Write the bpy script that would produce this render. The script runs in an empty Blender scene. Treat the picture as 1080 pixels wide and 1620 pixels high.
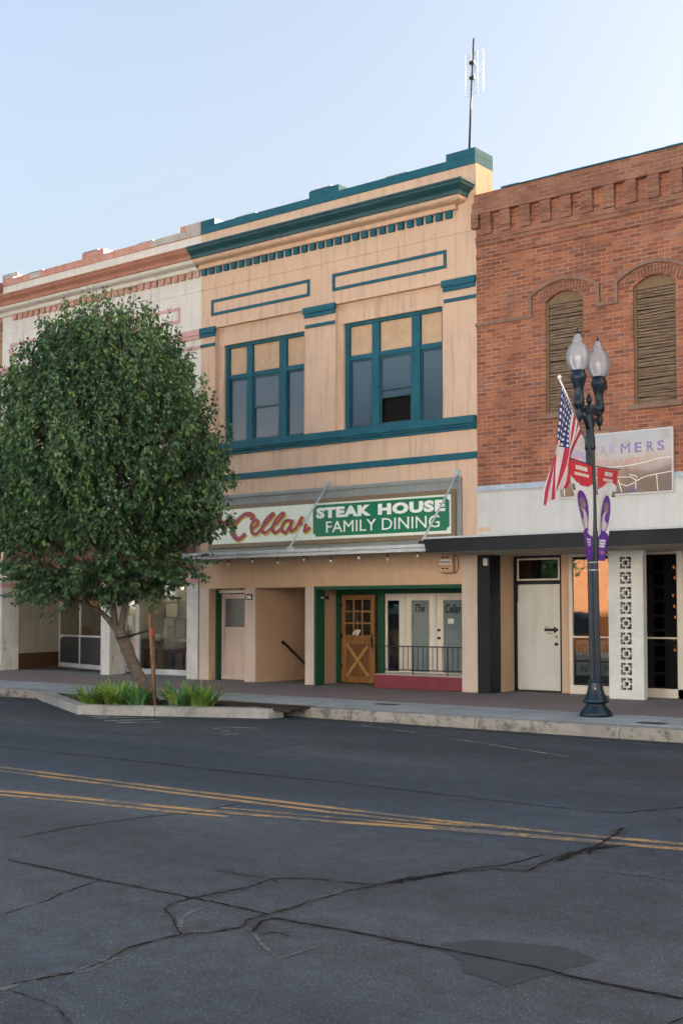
import bpy, math, random
import numpy as np
from mathutils import Vector, Matrix
random.seed(7); rng = np.random.default_rng(7)
sc = bpy.context.scene
R = math.radians

# ------------------------------------------------------------------ camera
CAM = (12.3818, -19.7803, 1.5)
cd = bpy.data.cameras.new("camera"); cam = bpy.data.objects.new("camera", cd); sc.collection.objects.link(cam)
yaw, pit = R(38.3144), R(2.7592)
cam.location = CAM
cam.rotation_euler = (R(90) + pit, 0, yaw)
cd.sensor_fit = 'VERTICAL'; cd.sensor_height = 36.0; cd.lens = 36.0 * 1962.33 / 1620.0
cd.shift_y = (873.84 - 810.0) / 1620.0
cd.clip_start = 0.1; cd.clip_end = 2000
sc.camera = cam
# ------------------------------------------------------------------ sky, sun, exposure
SUN_EL, SUN_AZ = R(11.5), R(54)          # azimuth measured from +Y (behind the buildings) towards +X
w = bpy.data.worlds.new("World"); sc.world = w; w.use_nodes = True
nt = w.node_tree; bg = nt.nodes['Background']
sky = nt.nodes.new('ShaderNodeTexSky'); sky.sky_type = 'NISHITA'; sky.sun_disc = False
sky.sun_elevation = SUN_EL; sky.sun_rotation = SUN_AZ
sky.air_density = 0.82; sky.dust_density = 10.0; sky.ozone_density = 0.0
nt.links.new(sky.outputs[0], bg.inputs[0]); bg.inputs[1].default_value = 0.08
sd = bpy.data.lights.new("sun", 'SUN'); sun = bpy.data.objects.new("sun", sd); sc.collection.objects.link(sun)
sd.energy = 5.0; sd.angle = R(0.5); sd.color = (1.0, 0.93, 0.86)
dv = Vector((math.sin(SUN_AZ) * math.cos(SUN_EL), math.cos(SUN_AZ) * math.cos(SUN_EL), math.sin(SUN_EL)))
sun.rotation_euler = dv.to_track_quat('Z', 'Y').to_euler()
vs = sc.view_settings; vs.view_transform = 'Standard'; vs.look = 'None'; vs.exposure = 3.18; vs.gamma = 1
sc.cycles.max_bounces = 8; sc.cycles.transparent_max_bounces = 12

# ------------------------------------------------------------------ materials
def newmat(name):
    m = bpy.data.materials.new(name); m.use_nodes = True
    t = m.node_tree; return m, t, t.nodes['Principled BSDF']
def nd(t, typ, **k):
    n = t.nodes.new(typ)
    for a, b in k.items(): setattr(n, a, b)
    return n
def ramp(t, fac, stops, interp='LINEAR'):
    r = nd(t, 'ShaderNodeValToRGB'); r.color_ramp.interpolation = interp
    els = r.color_ramp.elements
    while len(els) > 1: els.remove(els[-1])
    els[0].position = stops[0][0]; els[0].color = (*stops[0][1], 1)
    for p, c in stops[1:]:
        e = els.new(p); e.color = (*c, 1)
    if fac is not None: t.links.new(fac, r.inputs[0])
    return r
def g(v): return (v, v, v)
def pos(t, scale=(1, 1, 1)):
    geo = nd(t, 'ShaderNodeNewGeometry'); mp = nd(t, 'ShaderNodeMapping'); mp.inputs['Scale'].default_value = scale
    t.links.new(geo.outputs['Position'], mp.inputs[0]); return mp.outputs[0]
def noise(t, vec, scale, detail=4, rough=.6, dist=0):
    n = nd(t, 'ShaderNodeTexNoise'); n.inputs['Scale'].default_value = scale; n.inputs['Detail'].default_value = detail
    n.inputs['Roughness'].default_value = rough; n.inputs['Distortion'].default_value = dist
    t.links.new(vec, n.inputs['Vector']); return n.outputs[0]
def mix(t, fac, a, b, mode='MIX'):
    m = nd(t, 'ShaderNodeMix', data_type='RGBA', blend_type=mode)
    for s, v in ((m.inputs[0], fac), (m.inputs[6], a), (m.inputs[7], b)):
        if isinstance(v, (int, float)): s.default_value = v
        elif isinstance(v, tuple): s.default_value = (*v, 1)
        else: t.links.new(v, s)
    return m.outputs[2]
def bump(t, b, h, strength=.3, dist=.01):
    n = nd(t, 'ShaderNodeBump'); n.inputs['Strength'].default_value = strength; n.inputs['Distance'].default_value = dist
    t.links.new(h, n.inputs['Height']); t.links.new(n.outputs[0], b.inputs['Normal'])
def painted(name, c, c2=None, amt=.5, rough=.7, sc1=1.3, streak=.25, bmp=.15, dirt=(.25, .2, .15), fine=40, spec=.3, chips=None):
    """wall paint / stucco: broad mottling, vertical rain streaks, fine grain"""
    m, t, b = newmat(name); c2 = c2 or tuple(x * .8 for x in c)
    v = pos(t)
    n1 = noise(t, v, sc1, 6, .65)
    col = mix(t, ramp(t, n1, [(.35, g(0)), (.68, g(1))]).outputs[0], c, c2)
    n2 = noise(t, pos(t, (5, 5, .45)), 1.6, 5, .6)
    f = ramp(t, n2, [(.5, g(0)), (.8, g(streak))]).outputs[0]
    col = mix(t, f, col, tuple(a * d for a, d in zip(c, [1.0 - .75 * (1 - x) for x in dirt])))
    n3 = noise(t, v, fine, 3, .6)
    col = mix(t, amt * .35, col, ramp(t, n3, [(.3, g(.72)), (.7, g(1.25))]).outputs[0], 'MULTIPLY')
    if chips:
        n4 = noise(t, pos(t, (1, 1, .35)), 7, 6, .7)
        col = mix(t, ramp(t, n4, [(.62, g(0)), (.66, g(.85))]).outputs[0], col, chips)
    t.links.new(col, b.inputs['Base Color']); b.inputs['Roughness'].default_value = rough
    b.inputs['Specular IOR Level'].default_value = spec
    if bmp: bump(t, b, n3, bmp, .01)
    return m
def plain(name, c, rough=.5, metal=0, spec=.5, var=.15, emit=None):
    m, t, b = newmat(name)
    n = noise(t, pos(t), 14, 4)
    col = mix(t, 1.0, (c[0], c[1], c[2]), ramp(t, n, [(.3, g(1 - var)), (.7, g(1 + var))]).outputs[0], 'MULTIPLY')
    t.links.new(col, b.inputs['Base Color'])
    b.inputs['Roughness'].default_value = rough; b.inputs['Metallic'].default_value = metal; b.inputs['Specular IOR Level'].default_value = spec
    if emit: b.inputs['Emission Color'].default_value = (*emit[0], 1); b.inputs['Emission Strength'].default_value = emit[1]
    return m
def brick(name, stops, mortar, bw=.215, bh=.074, ms=.011, patch=True, var=1.0):
    m, t, b = newmat(name)
    geo = nd(t, 'ShaderNodeNewGeometry'); sp = nd(t, 'ShaderNodeSeparateXYZ'); t.links.new(geo.outputs['Position'], sp.inputs[0])
    ad = nd(t, 'ShaderNodeMath', operation='ADD'); t.links.new(sp.outputs[0], ad.inputs[0]); t.links.new(sp.outputs[1], ad.inputs[1])
    wob = noise(t, geo.outputs['Position'], 5, 2)
    wz = nd(t, 'ShaderNodeMath', operation='MULTIPLY_ADD'); t.links.new(wob, wz.inputs[0]); wz.inputs[1].default_value = .012; t.links.new(sp.outputs[2], wz.inputs[2])
    cb = nd(t, 'ShaderNodeCombineXYZ'); t.links.new(ad.outputs[0], cb.inputs[0]); t.links.new(wz.outputs[0], cb.inputs[1])
    def bt(c1, c2, mo):
        n = nd(t, 'ShaderNodeTexBrick'); n.inputs['Scale'].default_value = 1; n.inputs['Brick Width'].default_value = bw
        n.inputs['Row Height'].default_value = bh; n.inputs['Mortar Size'].default_value = ms * .5; n.inputs['Mortar Smooth'].default_value = .25
        n.inputs['Color1'].default_value = (*c1, 1); n.inputs['Color2'].default_value = (*c2, 1); n.inputs['Mortar'].default_value = (*mo, 1)
        t.links.new(cb.outputs[0], n.inputs['Vector']); return n
    n = bt(g(0), g(1), g(.5))
    col = ramp(t, n.outputs[0], stops).outputs[0]
    n2 = noise(t, geo.outputs['Position'], 1.1, 6, .62)
    col = mix(t, ramp(t, n2, [(.42, g(0)), (.7, g(.55 * var))]).outputs[0], col, tuple(x * .55 for x in stops[0][1]))
    col = mix(t, .5, col, ramp(t, noise(t, geo.outputs['Position'], 38, 4), [(.25, g(.6)), (.75, g(1.4))]).outputs[0], 'MULTIPLY')
    mc = mix(t, ramp(t, noise(t, geo.outputs['Position'], 2.3, 5), [(.4, g(0)), (.62, g(1))]).outputs[0], mortar, tuple(x * .5 for x in mortar))
    col = mix(t, n.outputs[1], col, mc)
    if patch:
        n3 = noise(t, pos(t, (.35, .35, 1.6)), 1.7, 5, .7)
        col = mix(t, ramp(t, n3, [(.58, g(0)), (.72, g(.6))]).outputs[0], col, (.26, .19, .145))
    t.links.new(col, b.inputs['Base Color']); b.inputs['Roughness'].default_value = .9; b.inputs['Specular IOR Level'].default_value = .2
    inv = nd(t, 'ShaderNodeMath', operation='SUBTRACT'); inv.inputs[0].default_value = 1; t.links.new(n.outputs[1], inv.inputs[1])
    bump(t, b, inv.outputs[0], .6, .012)
    return m
def glass(name, tint=(.75, .8, .8), ior=1.6, refl=1.0):
    m, t, b = newmat(name); t.nodes.remove(b); out = t.nodes['Material Output']
    fr = nd(t, 'ShaderNodeFresnel'); ge = nd(t, 'ShaderNodeNewGeometry'); ma = nd(t, 'ShaderNodeMath', operation='MULTIPLY_ADD')
    t.links.new(ge.outputs['Backfacing'], ma.inputs[0]); ma.inputs[1].default_value = 1 / ior - ior; ma.inputs[2].default_value = ior; t.links.new(ma.outputs[0], fr.inputs[0])
    tr = nd(t, 'ShaderNodeBsdfTransparent'); tr.inputs[0].default_value = (*tint, 1)
    gl = nd(t, 'ShaderNodeBsdfGlossy'); gl.inputs['Roughness'].default_value = .015; gl.inputs[0].default_value = (refl, refl, refl, 1)
    bp = nd(t, 'ShaderNodeBump'); bp.inputs['Strength'].default_value = .05; bp.inputs['Distance'].default_value = .02
    t.links.new(noise(t, pos(t), 1.6, 2), bp.inputs['Height']); t.links.new(bp.outputs[0], gl.inputs['Normal'])
    ms = nd(t, 'ShaderNodeMixShader'); t.links.new(fr.outputs[0], ms.inputs[0]); t.links.new(tr.outputs[0], ms.inputs[1]); t.links.new(gl.outputs[0], ms.inputs[2])
    t.links.new(ms.outputs[0], out.inputs[0]); return m
def wood(name, c1, c2, scale=(12, 12, 1), rough=.6):
    m, t, b = newmat(name)
    n = noise(t, pos(t, scale), 3, 6, .65, .3)
    col = ramp(t, n, [(.3, c1), (.7, c2)]).outputs[0]
    t.links.new(col, b.inputs['Base Color']); b.inputs['Roughness'].default_value = rough; bump(t, b, n, .3, .006); return m

M = {}
M['tan'] = painted('tan_stucco', (.67, .47, .33), (.585, .42, .32), .6, .88, 2.1, .8, .3, (.42, .38, .34))
M['tan_panel'] = painted('tan_plywood', (.60, .42, .28), (.53, .37, .25), .5, .75, 1.2, .45, .1, (.55, .5, .42))
M['tan_board'] = painted('orange_board', (.62, .42, .27), (.50, .34, .21), .5, .8, 4.0, .3, .1)
M['pinktan'] = painted('pinkish_pillar', (.58, .48, .41), (.52, .42, .35), .5, .8, 2.0, .5, .15, (.5, .45, .4))
M['cream'] = painted('cream_stucco', (.70, .68, .63), (.62, .59, .55), .5, .85, 1.5, .6, .25, (.5, .45, .4))
M['concrete_cap'] = painted('grey_parapet', (.50, .47, .44), (.38, .35, .32), .6, .9, 2.5, .7, .3, (.4, .35, .3))
M['teal'] = painted('teal_paint', (.005, .080, .125), (.012, .115, .155), .6, .6, 3.5, .35, .08, (.9, .9, .9), 25, .3)
M['tealdark'] = painted('dark_teal_paint', (.005, .048, .070), (.012, .08, .10), .6, .5, 3, .4, .08, (.9, .9, .9), 25, .5)
M['pink'] = painted('pink_paint', (.48, .22, .17), (.56, .34, .28), .6, .8, 3.5, .4, .15, (.5, .4, .35), chips=(.55, .48, .42))
M['terracotta'] = painted('terracotta_cornice', (.38, .17, .115), (.45, .22, .16), .6, .7, 2.2, .35, .15)
M['blush'] = painted('blush_paint', (.60, .36, .34), (.55, .33, .31), .5, .7, 3)
M['brick'] = brick('red_brick', [(0, (.20, .078, .052)), (.35, (.33, .12, .068)), (.7, (.43, .165, .085)), (1, (.24, .11, .09))], (.50, .33, .24), ms=.012)
M['brickproj'] = brick('weathered_brick', [(0, (.22, .09, .06)), (.5, (.30, .13, .085)), (1, (.36, .17, .11))], (.34, .25, .19), ms=.014)
M['brickmould'] = painted('mortar_washed_brick', (.27, .17, .125), (.20, .12, .09), .9, .9, 6, .3, .4)
M['yellowbrick'] = brick('yellow_brick', [(0, (.36, .22, .12)), (.5, (.46, .30, .17)), (1, (.28, .15, .09))], (.30, .24, .18), patch=False)
M['redmould'] = painted('dull_red_cornice', (.25, .11, .08), (.32, .17, .13), .5, .8)
M['white'] = painted('chalky_white_paint', (.60, .60, .58), (.54, .53, .51), .4, .7, 1.0, .4, .08, (.6, .52, .45))
M['whitewood'] = painted('peeling_white_wood', (.64, .64, .60), (.50, .50, .47), .6, .8, 3, .6, .3, (.4, .36, .3), chips=(.28, .24, .2))
M['whitedoor'] = painted('off_white_door', (.60, .60, .56), (.53, .53, .50), .4, .6, 2, .25, .05, chips=None)
M['creamframe'] = painted('cream_frame', (.70, .64, .55), (.62, .56, .48), .3, .55, 3, .2, .03)
M['white_metal'] = painted('white_metal', (.55, .58, .60), (.42, .45, .47), .4, .5, 3, .4, .05, (.4, .38, .36), chips=(.3, .28, .26))
M['galv'] = plain('galvanised_flashing', (.42, .48, .53), .55, .2, .5, .2)
M['greysign'] = painted('grey_green_backing', (.27, .30, .29), (.22, .24, .23), .4, .6, 2, .5, .05, (.7, .6, .5))
M['signbrown'] = plain('bronze_trim', (.20, .14, .085), .55)
M['signface'] = plain('sign_face', (.72, .80, .68), .35, var=.05)
M['signgreen'] = plain('sign_green', (.008, .17, .085), .4, var=.06)
M['signwhite'] = plain('sign_lettering', (.80, .82, .76), .5, var=.03)
M['signred'] = plain('sign_script_red', (.36, .045, .09), .5, var=.08)
M['signyellow'] = plain('sign_shadow_yellow', (.62, .48, .05), .5, var=.08)
M['canopy'] = painted('navy_black_fascia', (.006, .009, .013), (.011, .015, .019), .6, .5, 2.5, .4, .05, (.9, .9, .9), spec=.25)
M['black'] = painted('black_pilaster', (.007, .009, .012), (.013, .016, .020), .6, .5, 2.5, .4, .05, (.9, .9, .9), spec=.25)
M['soffit'] = painted('beige_soffit', (.46, .42, .35), (.38, .34, .28), .4, .8)
M['green'] = painted('dark_green_trim', (.008, .065, .032), (.012, .08, .042), .5, .5, 3, .2, .03)
M['maroon'] = painted('maroon_base', (.20, .035, .05), (.16, .03, .04), .5, .55, 3, .3, .05)
M['iron'] = plain('black_iron', (.012, .013, .015), .45, .3)
M['lampiron'] = plain('blue_black_cast_iron', (.006, .018, .032), .36, .1, .4, .3)
M['chrome'] = plain('brushed_metal', (.5, .5, .52), .35, .9)
M['brass'] = plain('brass', (.5, .33, .1), .35, .9)
M['dark'] = plain('dark_interior', (.012, .011, .010), .9, 0, .1)
M['interior'] = plain('shop_wall', (.42, .39, .32), .85)
M['interiorfloor'] = plain('shop_floor', (.14, .10, .07), .6)
M['louver'] = wood('weathered_louver', (.05, .034, .024), (.46, .31, .20), (2, 2, 30), .8)
M['louvframe'] = plain('aged_window_wood', (.20, .135, .075), .85)
M['shake'] = wood('wood_shake', (.045, .018, .012), (.20, .075, .04), (9, 9, .6), .8)
M['shakelight'] = wood('orange_wood', (.13, .05, .02), (.34, .15, .06), (9, 9, .6), .8)
M['pine'] = wood('varnished_pine', (.15, .062, .018), (.33, .165, .055), (9, 9, 1), .42)
M['pinelight'] = wood('golden_pine', (.30, .15, .045), (.46, .26, .09), (9, 9, 1), .4)
M['pinedark'] = wood('deep_pine', (.09, .035, .012), (.2, .09, .03), (9, 9, 1), .5)
M['brownpanel'] = wood('brown_panel', (.07, .03, .014), (.12, .055, .025), (2, 2, 9), .7)
M['greypanel'] = plain('charcoal_panel', (.04, .042, .045), .5)
M['tile'] = painted('pale_tile_wall', (.50, .46, .38), (.42, .38, .31), .3, .6, 2, .4, .05)
M['stone'] = painted('white_terrazzo', (.66, .68, .66), (.54, .57, .56), .5, .55, 2.5, .35, .05, (.6, .55, .5), 120)
M['glass'] = glass('window_glass', (.72, .76, .77), 1.55)
M['darkglass'] = glass('dark_glass', (.60, .63, .64), 1.8)
M['transom'] = glass('transom_glass', (.2, .2, .2), 1.5)
def upglass():
    m, t, b = newmat('upstairs_glass'); b.inputs['Base Color'].default_value = (.045, .080, .125, 1); b.inputs['Roughness'].default_value = .24
    b.inputs['IOR'].default_value = 1.65; bump(t, b, noise(t, pos(t), 1.4, 1), .02, .02); return m
M['upglass'] = upglass()
M['frost'] = plain('frosted_door_glass', (.10, .11, .105), .35, 0, .5, .2)
M['blind'] = None
def blind():
    m, t, b = newmat('slatted_blind'); geo = nd(t, 'ShaderNodeNewGeometry'); wv = nd(t, 'ShaderNodeTexWave', bands_direction='Z'); wv.inputs['Scale'].default_value = 7.5
    t.links.new(geo.outputs['Position'], wv.inputs[0])
    t.links.new(ramp(t, wv.outputs[1], [(0, (.42, .47, .48)), (.5, (.66, .70, .70))]).outputs[0], b.inputs['Base Color']); b.inputs['Roughness'].default_value = .6; return m
M['blind'] = blind()
def asphalt():
    m, t, b = newmat('asphalt'); v = pos(t)
    big = noise(t, pos(t, (.35, 1, 1)), .5, 6, .62)
    col = ramp(t, big, [(.3, (.012, .019, .028)), (.52, (.020, .029, .041)), (.72, (.036, .046, .058))]).outputs[0]
    # lane-wise wear: traffic lanes polished and tarred, parking strip dusty
    gy = nd(t, 'ShaderNodeSeparateXYZ'); t.links.new(v, gy.inputs[0]); wy = nd(t, 'ShaderNodeMath', operation='MULTIPLY_ADD'); t.links.new(noise(t, v, .8, 4), wy.inputs[0]); wy.inputs[1].default_value = 1.2; t.links.new(gy.outputs[1], wy.inputs[2])
    my = nd(t, 'ShaderNodeMapRange'); my.inputs['From Min'].default_value = -19.0; my.inputs['From Max'].default_value = -3.0; t.links.new(wy.outputs[0], my.inputs[0])
    zone = ramp(t, my.outputs[0], [(.12, (.46, .60, .74)), (.24, (.60, .74, .88)), (.32, (1.0, 1.05, 1.12)), (.46, (1.10, 1.14, 1.20)), (.52, (.72, .92, 1.10)), (.68, (.72, .93, 1.10)), (.77, (1.55, 1.46, 1.38)), (1, (1.75, 1.62, 1.5))]).outputs[0]
    col = mix(t, 1.0, col, zone, 'MULTIPLY')
    lane = noise(t, pos(t, (.02, .42, 1)), 1.0, 3, .5)
    col = mix(t, 1.0, col, ramp(t, lane, [(.35, g(.68)), (.65, g(1.28))]).outputs[0], 'MULTIPLY')
    md = noise(t, v, 5.5, 6, .72)
    col = mix(t, 1.0, col, ramp(t, md, [(.32, g(.70)), (.5, g(1.0)), (.68, g(1.38))]).outputs[0], 'MULTIPLY')
    n = noise(t, v, 85, 3, .75)
    col = mix(t, .9, col, ramp(t, n, [(.30, g(.4)), (.52, g(.95)), (.70, g(2.6))]).outputs[0], 'MULTIPLY')
    vo = nd(t, 'ShaderNodeTexVoronoi'); vo.inputs['Scale'].default_value = 55; t.links.new(v, vo.inputs['Vector'])
    sp = ramp(t, vo.outputs['Distance'], [(.10, g(1)), (.2, g(0))]).outputs[0]
    rs = nd(t, 'ShaderNodeSeparateColor'); t.links.new(vo.outputs['Color'], rs.inputs[0])
    k = nd(t, 'ShaderNodeMath', operation='GREATER_THAN'); t.links.new(rs.outputs[0], k.inputs[0]); k.inputs[1].default_value = .62
    k2 = nd(t, 'ShaderNodeMath', operation='MULTIPLY'); t.links.new(k.outputs[0], k2.inputs[0]); t.links.new(sp, k2.inputs[1])
    col = mix(t, k2.outputs[0], col, (.20, .20, .19))
    st = noise(t, pos(t, (1, 1, 1)), 2.2, 6, .7)
    col = mix(t, ramp(t, st, [(.62, g(0)), (.75, g(.5))]).outputs[0], col, (.03, .033, .037))
    t.links.new(col, b.inputs['Base Color']); b.inputs['Roughness'].default_value = .82; b.inputs['Specular IOR Level'].default_value = .35
    bump(t, b, n, .7, .012); return m
M['asphalt'] = asphalt()
M['crack'] = plain('crack_fill', (.008, .008, .009), .9, 0, .1, .5)
M['seal'] = painted('old_sealant', (.060, .075, .088), (.025, .034, .044), .9, .7, 14)
M['halo'] = painted('weathered_crack_edge', (.011, .016, .022), (.022, .029, .037), .9, .8, 9, .2, .6, fine=90)
M['patch'] = painted('tar_patch', (.010, .018, .026), (.020, .030, .041), .9, .6, 6, .2, .6, fine=90)
def paintline(name, c, wear=.5):
    m, t, b = newmat(name); v = pos(t); n = noise(t, v, 16, 6, .8); n0 = noise(t, v, 1.6, 4, .7)
    ad = nd(t, 'ShaderNodeMath', operation='ADD'); t.links.new(n, ad.inputs[0]); t.links.new(n0, ad.inputs[1])
    f = ramp(t, ad.outputs[0], [(wear * 2 - .1, g(0)), (wear * 2 + .12, g(1))]).outputs[0]
    col = mix(t, f, c, (.055, .057, .060)); t.links.new(col, b.inputs['Base Color']); b.inputs['Roughness'].default_value = .75; return m
M['yellow'] = paintline('worn_yellow_paint', (.23, .15, .06), .545)
M['whitepaint'] = paintline('worn_white_paint', (.30, .31, .32), .49)
M['whitefaint'] = paintline('faint_white_paint', (.22, .23, .24), .46)
def concrete(name, c, joints=None, stain=.5):
    m, t, b = newmat(name); v = pos(t)
    n1 = noise(t, v, .9, 6, .65)
    col = mix(t, ramp(t, n1, [(.35, g(0)), (.7, g(1))]).outputs[0], c, tuple(x * .72 for x in c))
    n2 = noise(t, v, 4.5, 6, .75); col = mix(t, ramp(t, n2, [(.48, g(0)), (.62, g(stain))]).outputs[0], col, tuple(x * .30 for x in c))
    n = noise(t, v, 60, 3, .7); col = mix(t, .6, col, ramp(t, n, [(.3, g(.75)), (.7, g(1.25))]).outputs[0], 'MULTIPLY')
    if joints:
        bt = nd(t, 'ShaderNodeTexBrick', offset=0.0); bt.inputs['Scale'].default_value = 1; bt.inputs['Brick Width'].default_value = joints[0]; bt.inputs['Row Height'].default_value = joints[1]
        bt.inputs['Mortar Size'].default_value = .008; bt.inputs['Color1'].default_value = (1, 1, 1, 1); bt.inputs['Color2'].default_value = (.88, .88, .88, 1); bt.inputs['Mortar'].default_value = (.3, .3, .3, 1)
        t.links.new(v, bt.inputs['Vector']); col = mix(t, .9, col, bt.outputs[0], 'MULTIPLY')
    t.links.new(col, b.inputs['Base Color']); b.inputs['Roughness'].default_value = .85; bump(t, b, n, .4, .008); return m
M['walk'] = concrete('sidewalk_concrete', (.31, .36, .37), (1.22, .9), .25)
M['apron'] = concrete('entry_concrete', (.22, .215, .20), (1.5, 3), .6)
M['kerb'] = concrete('kerb_concrete', (.30, .285, .25), (2.35, 9), .95)
M['kerbnew'] = concrete('planter_kerb', (.33, .34, .33), (3.1, 30), .5)
def pavers():
    m, t, b = newmat('brick_pavers'); v = pos(t)
    bt = nd(t, 'ShaderNodeTexBrick'); bt.inputs['Scale'].default_value = 1; bt.inputs['Brick Width'].default_value = .2; bt.inputs['Row Height'].default_value = .1
    bt.inputs['Mortar Size'].default_value = .004; bt.inputs['Color1'].default_value = (.15, .115, .118, 1); bt.inputs['Color2'].default_value = (.19, .145, .145, 1); bt.inputs['Mortar'].default_value = (.11, .10, .10, 1)
    t.links.new(v, bt.inputs['Vector']); n = noise(t, v, 1.2, 5, .7)
    col = mix(t, ramp(t, n, [(.45, g(0)), (.75, g(.5))]).outputs[0], bt.outputs[0], (.17, .14, .13))
    t.links.new(col, b.inputs['Base Color']); b.inputs['Roughness'].default_value = .8; bump(t, b, bt.outputs[1], -.2, .005); return m
M['pavers'] = pavers()
M['soil'] = painted('planter_soil', (.06, .045, .03), (.03, .022, .015), .9, .95, 8, .1, .8)
M['grate'] = plain('rusty_grate', (.035, .028, .024), .7, .4)
M['earth'] = plain('ground_earth', (.22, .19, .15), .95)
M['bark'] = None
def bark():
    m, t, b = newmat('pear_bark'); v = pos(t, (3, 3, 14)); n = noise(t, v, 3.2, 6, .7, .6)
    col = ramp(t, n, [(.3, (.030, .024, .020)), (.5, (.095, .075, .060)), (.75, (.17, .135, .11))]).outputs[0]
    t.links.new(col, b.inputs['Base Color']); b.inputs['Roughness'].default_value = .9; bump(t, b, n, .9, .03); return m
M['bark'] = bark()
def leafmat(name, stops, rough=.36, trans=.28):
    m, t, b = newmat(name); geo = nd(t, 'ShaderNodeNewGeometry')
    c = ramp(t, geo.outputs['Random Per Island'], stops).outputs[0]
    n = noise(t, geo.outputs['Position'], 2.2, 4)
    c = mix(t, 1.0, c, ramp(t, n, [(.3, (.62, .72, .80)), (.7, (1.4, 1.32, 1.05))]).outputs[0], 'MULTIPLY')
    t.links.new(c, b.inputs['Base Color']); b.inputs['Roughness'].default_value = rough; b.inputs['Specular IOR Level'].default_value = .5
    tl = nd(t, 'ShaderNodeBsdfTranslucent'); t.links.new(mix(t, 1.0, c, (1.5, 1.7, .7), 'MULTIPLY'), tl.inputs[0])
    ms = nd(t, 'ShaderNodeMixShader'); ms.inputs[0].default_value = trans; t.links.new(b.outputs[0], ms.inputs[1]); t.links.new(tl.outputs[0], ms.inputs[2])
    t.links.new(ms.outputs[0], t.nodes['Material Output'].inputs[0]); return m
M['leaf'] = leafmat('pear_leaf', [(0, (.024, .058, .038)), (.4, (.050, .108, .058)), (.8, (.085, .155, .080)), (.97, (.13, .205, .085)), (1, (.21, .24, .09))])
M['blade'] = leafmat('iris_blade', [(0, (.09, .19, .05)), (.5, (.16, .29, .07)), (.85, (.26, .36, .09)), (.97, (.42, .40, .15)), (1, (.35, .24, .12))], .45, .25)
M['blade2'] = leafmat('bluish_blade', [(0, (.06, .17, .10)), (.5, (.11, .26, .13)), (.85, (.20, .33, .10)), (.97, (.38, .36, .14)), (1, (.32, .22, .12))], .45, .25)
M['dryleaf'] = leafmat('dry_leaf', [(0, (.10, .055, .025)), (.5, (.20, .12, .05)), (1, (.26, .20, .08))], .7, .1)
M['stake'] = wood('weathered_stake', (.10, .05, .03), (.22, .12, .065), (9, 9, 1.2), .85)
M['stakedark'] = wood('dark_stake', (.06, .035, .025), (.13, .08, .05), (9, 9, 1.2), .85)
M['orangewall'] = painted('orange_stucco', (.80, .36, .17), (.72, .33, .16), .3, .85, 1, .2, .1)
M['farcream'] = painted('far_cream_stucco', (.70, .69, .66), (.66, .65, .62), .4, .85, 1, .3, .1)
M['farpeach'] = painted('far_peach_stucco', (.72, .62, .52), (.66, .56, .48), .4, .85, 1, .3, .1)
M['plum'] = plain('brown_wall_opposite', (.14, .07, .05), .85)
M['red'] = plain('banner_red', (.52, .025, .045), .6, var=.1)
M['purple'] = plain('banner_purple', (.10, .02, .30), .6, var=.1)
M['cloth'] = plain('banner_white', (.66, .68, .70), .7, var=.05)
M['portrait'] = plain('portrait_grey', (.20, .16, .14), .7, var=.5)
M['portraitlight'] = plain('portrait_shirt', (.55, .52, .50), .7, var=.2)
M['gold'] = plain('emblem_gold', (.5, .42, .08), .6)
M['bulbglass'] = plain('bulb_glass', (.6, .6, .58), .15, 0, .8)
M['amber'] = plain('amber_bulb', (.8, .3, .1), .3, emit=((1, .22, .05), .16))
M['warmbulb'] = plain('lit_bulb', (.9, .7, .4), .3, emit=((1, .72, .35), 1.2))
M['blue'] = plain('flag_blue', (.02, .03, .14), .7)
M['signpaper'] = plain('pale_green_sign', (.34, .42, .40), .6)
M['paper'] = plain('white_paper', (.7, .7, .68), .7)
M['ink'] = plain('black_ink', (.01, .01, .012), .6)
M['pinkred'] = plain('red_tape', (.6, .02, .05), .5)
M['goldleaf'] = plain('gold_leaf_lettering', (.55, .30, .10), .45)

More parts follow.
